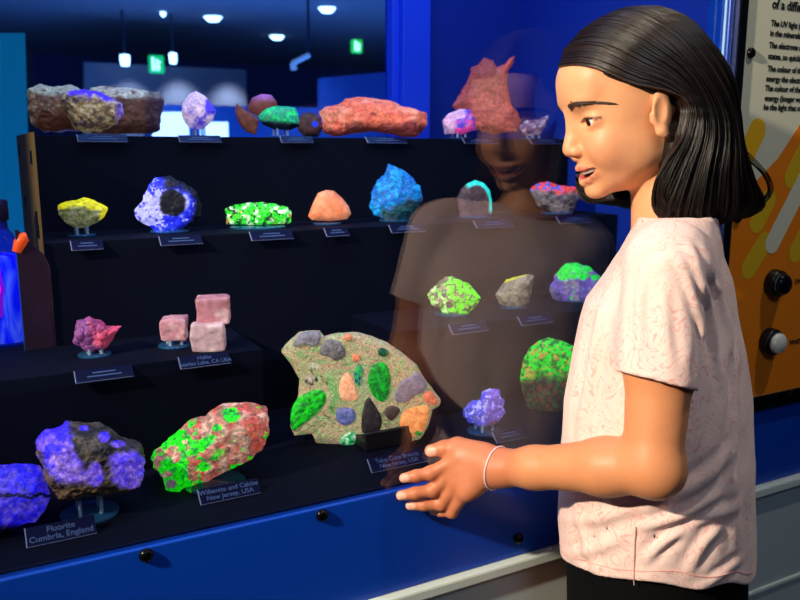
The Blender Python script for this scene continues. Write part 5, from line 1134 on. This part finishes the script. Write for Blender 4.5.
# flyaways and the loose loop at the back
for (pts) in ([(-105, 10, 0), (-118, 14, -30), (-136, 16, -44), (-158, 18, -66), (-166, 16, -86), (-152, 14, -104), (-134, 12, -104)], [(-104, 20, -5), (-116, 22, -34), (-134, 20, -50), (-152, 20, -66), (-161, 18, -84), (-150, 16, -100)], [(-10, 80, -60), (-2, 80, -84), (-14, 74, -104), (-24, 66, -116)]):
    for k in range(9):
        o_ = rs.randn(3)*.9; P = cr_spline(np.array(pts)+o_, 26); paths.append(H0o+(P@H0R.T)*.001); rads.append(np.full(26, .0004)); tint.append(linA((36, 22, 16)))
hm = attr_mat('hair_brown', rough=.38, spec=.42, bump=0, glow=0, fine=.15, fscale=60)
hair = strands('hair', paths, rads, hm, person, 3, tint)
# under-volume so the scalp is covered
def hairline(P):
    q = (P-H0o)@HR*1000; return (28+(q[:, 0]-10)*.78-q[:, 2]+.14*np.abs(q[:, 1])*0)*.001*.78
hb = [Ell(hh_(-9, 0, 43), np.array((89, 71.5, 77))*.00097, HR, .004), Fn(hairline, H0o, .3, .004, 'i')]
hb2 = [Ell(h0(-44, 0, 0), np.array((58, 72, 66))*.001, H0R, .01), Cap(h0(-66, 36, -40), h0(-74, 40, -88), .034, .026, .02), Cap(h0(-66, -36, -40), h0(-74, -34, -88), .034, .026, .02), Cap(h0(-80, 0, -40), h0(-112, 0, -86), .036, .018, .02), Cap(h0(-38, 52, -40), h0(-30, 54, -88), .024, .018, .015), Cap(h0(20, -66, 10), h0(34, -64, -84), .010, .009, .01)]
def nofront(P):
    q = (P-H0o)@H0R*1000; return np.where(q[:, 1] > 0, (q[:, 0]+14), -99)*.001
def both(P):
    a = combine(hb, P); b = combine(hb2, P); b = np.maximum(b, nofront(P)); b = np.maximum(b, -(np.linalg.norm((P-h0(-2, 70, 0)), axis=1)-.026)); return np.minimum(a, b)
UPt, UQ = surface_nets([Fn(both, h0(-30, 0, 0), .2, .001)], H0o+np.array([-.2, -.2, -.16]), H0o+np.array([.22, .22, .16]), .003, 16)
child('hair_base', npmesh('hair_base', UPt, UQ), mat('hair_under', (24, 14, 11), .55, bump=.8, bscale=300), hair)

print('MAXY body low', BP[BP[:, 2] < .9][:, 1].max(), 'shirt', SPt[:, 1].max(), SPt[SPt[:, 2] < .9][:, 1].max(), 'trousers', TP[:, 1].max(), 'body', BP[:, 1].max())
# ------------------------------------------------------------------ lights, world, camera
def area(name, loc, rot, sx, sy, e, col):
    l = bpy.data.lights.new(name, 'AREA'); l.shape = 'RECTANGLE'; l.size = sx; l.size_y = sy; l.energy = e; l.color = col; o = bpy.data.objects.new(name, l); COL.objects.link(o); o.location = loc; o.rotation_euler = rot; return o
def spot(name, loc, target, e, col, ang, blend=.5, r=.04):
    l = bpy.data.lights.new(name, 'SPOT'); l.energy = e; l.color = col; l.spot_size = math.radians(ang); l.spot_blend = blend; l.shadow_soft_size = r; o = bpy.data.objects.new(name, l); COL.objects.link(o); o.location = loc
    o.rotation_euler = (Vector(target)-Vector(loc)).to_track_quat('-Z', 'Y').to_euler(); return o
area('case_lamp', (.35, .95, 2.0), (math.radians(20), 0, 0), 1.3, .12, 6.0, (.62, .70, 1.0))
area('case_backlamp', (.55, 1.32, 2.0), (0, 0, 0), 1.0, .06, 2.6, (.12, .34, 1.0))
spot('gallery_spot', (-1.55, .35, 2.2), (.60, .66, 1.1), 390, (1, .86, .67), 40, .7, .045)
spot('gallery_spot_wall', (1.25, .2, 2.7), (1.2, .75, 1.0), 34, (1, .93, .82), 80, .8, .03)
spot('added_fill', (.1, -.9, 2.3), (.5, .8, .8), 26, (.78, .88, 1.0), 90, 1, .25)  # unseen fill added behind the camera to brighten cabinet and shadows
for px, py in ((132, 64), (184, 64), (235, 68)):
    q = onY(px, py, 9.25); spot('far_lamp', (q[0], q[1], q[2]-.05), (q[0]+.02, 9.6, q[2]-.55), 60, (1, .92, .85), 75, .8, .08)
for x, y in ((3.6, 8.0), (2.6, 6.6), (3.2, 9.9), (1.9, 8.3)): spot('downlight_beam', (x, y, 2.68), (x, y, 0), 160, (.8, .92, 1), 90, .8, .1)
area('added_far_fill', (2.2, 5.5, .3), (math.pi, 0, 0), 5, 7, 420, (.15, .4, 1))  # invented area light near the floor, lifts the far walls and ceiling
w = bpy.data.worlds.new('world'); bpy.context.scene.world = w; w.use_nodes = True; bg = w.node_tree.nodes['Background']; bg.inputs[0].default_value = (.05, .10, .30, 1); bg.inputs[1].default_value = .12
cam = bpy.data.cameras.new('camera'); co = bpy.data.objects.new('camera', cam); COL.objects.link(co); co.location = (0, 0, CZ)
Mr = Matrix(((RV[0], -DN[0], -FW[0]), (RV[1], -DN[1], -FW[1]), (RV[2], -DN[2], -FW[2]))); co.rotation_euler = Mr.to_euler()
cam.sensor_width = 36; cam.sensor_fit = 'HORIZONTAL'; cam.lens = 36.0; cam.clip_start = .02
cam.dof.use_dof = True; cam.dof.focus_distance = .98; cam.dof.aperture_fstop = 7.0
sc = bpy.context.scene; sc.camera = co
sc.view_settings.view_transform = 'Standard'; sc.view_settings.look = 'None'; sc.view_settings.exposure = 0; sc.view_settings.gamma = 1; sc.view_settings.use_curve_mapping = False
sc.cycles.use_denoising = True; sc.cycles.max_bounces = 8; sc.cycles.transparent_max_bounces = 24; sc.cycles.glossy_bounces = 4; sc.cycles.sample_clamp_indirect = 3
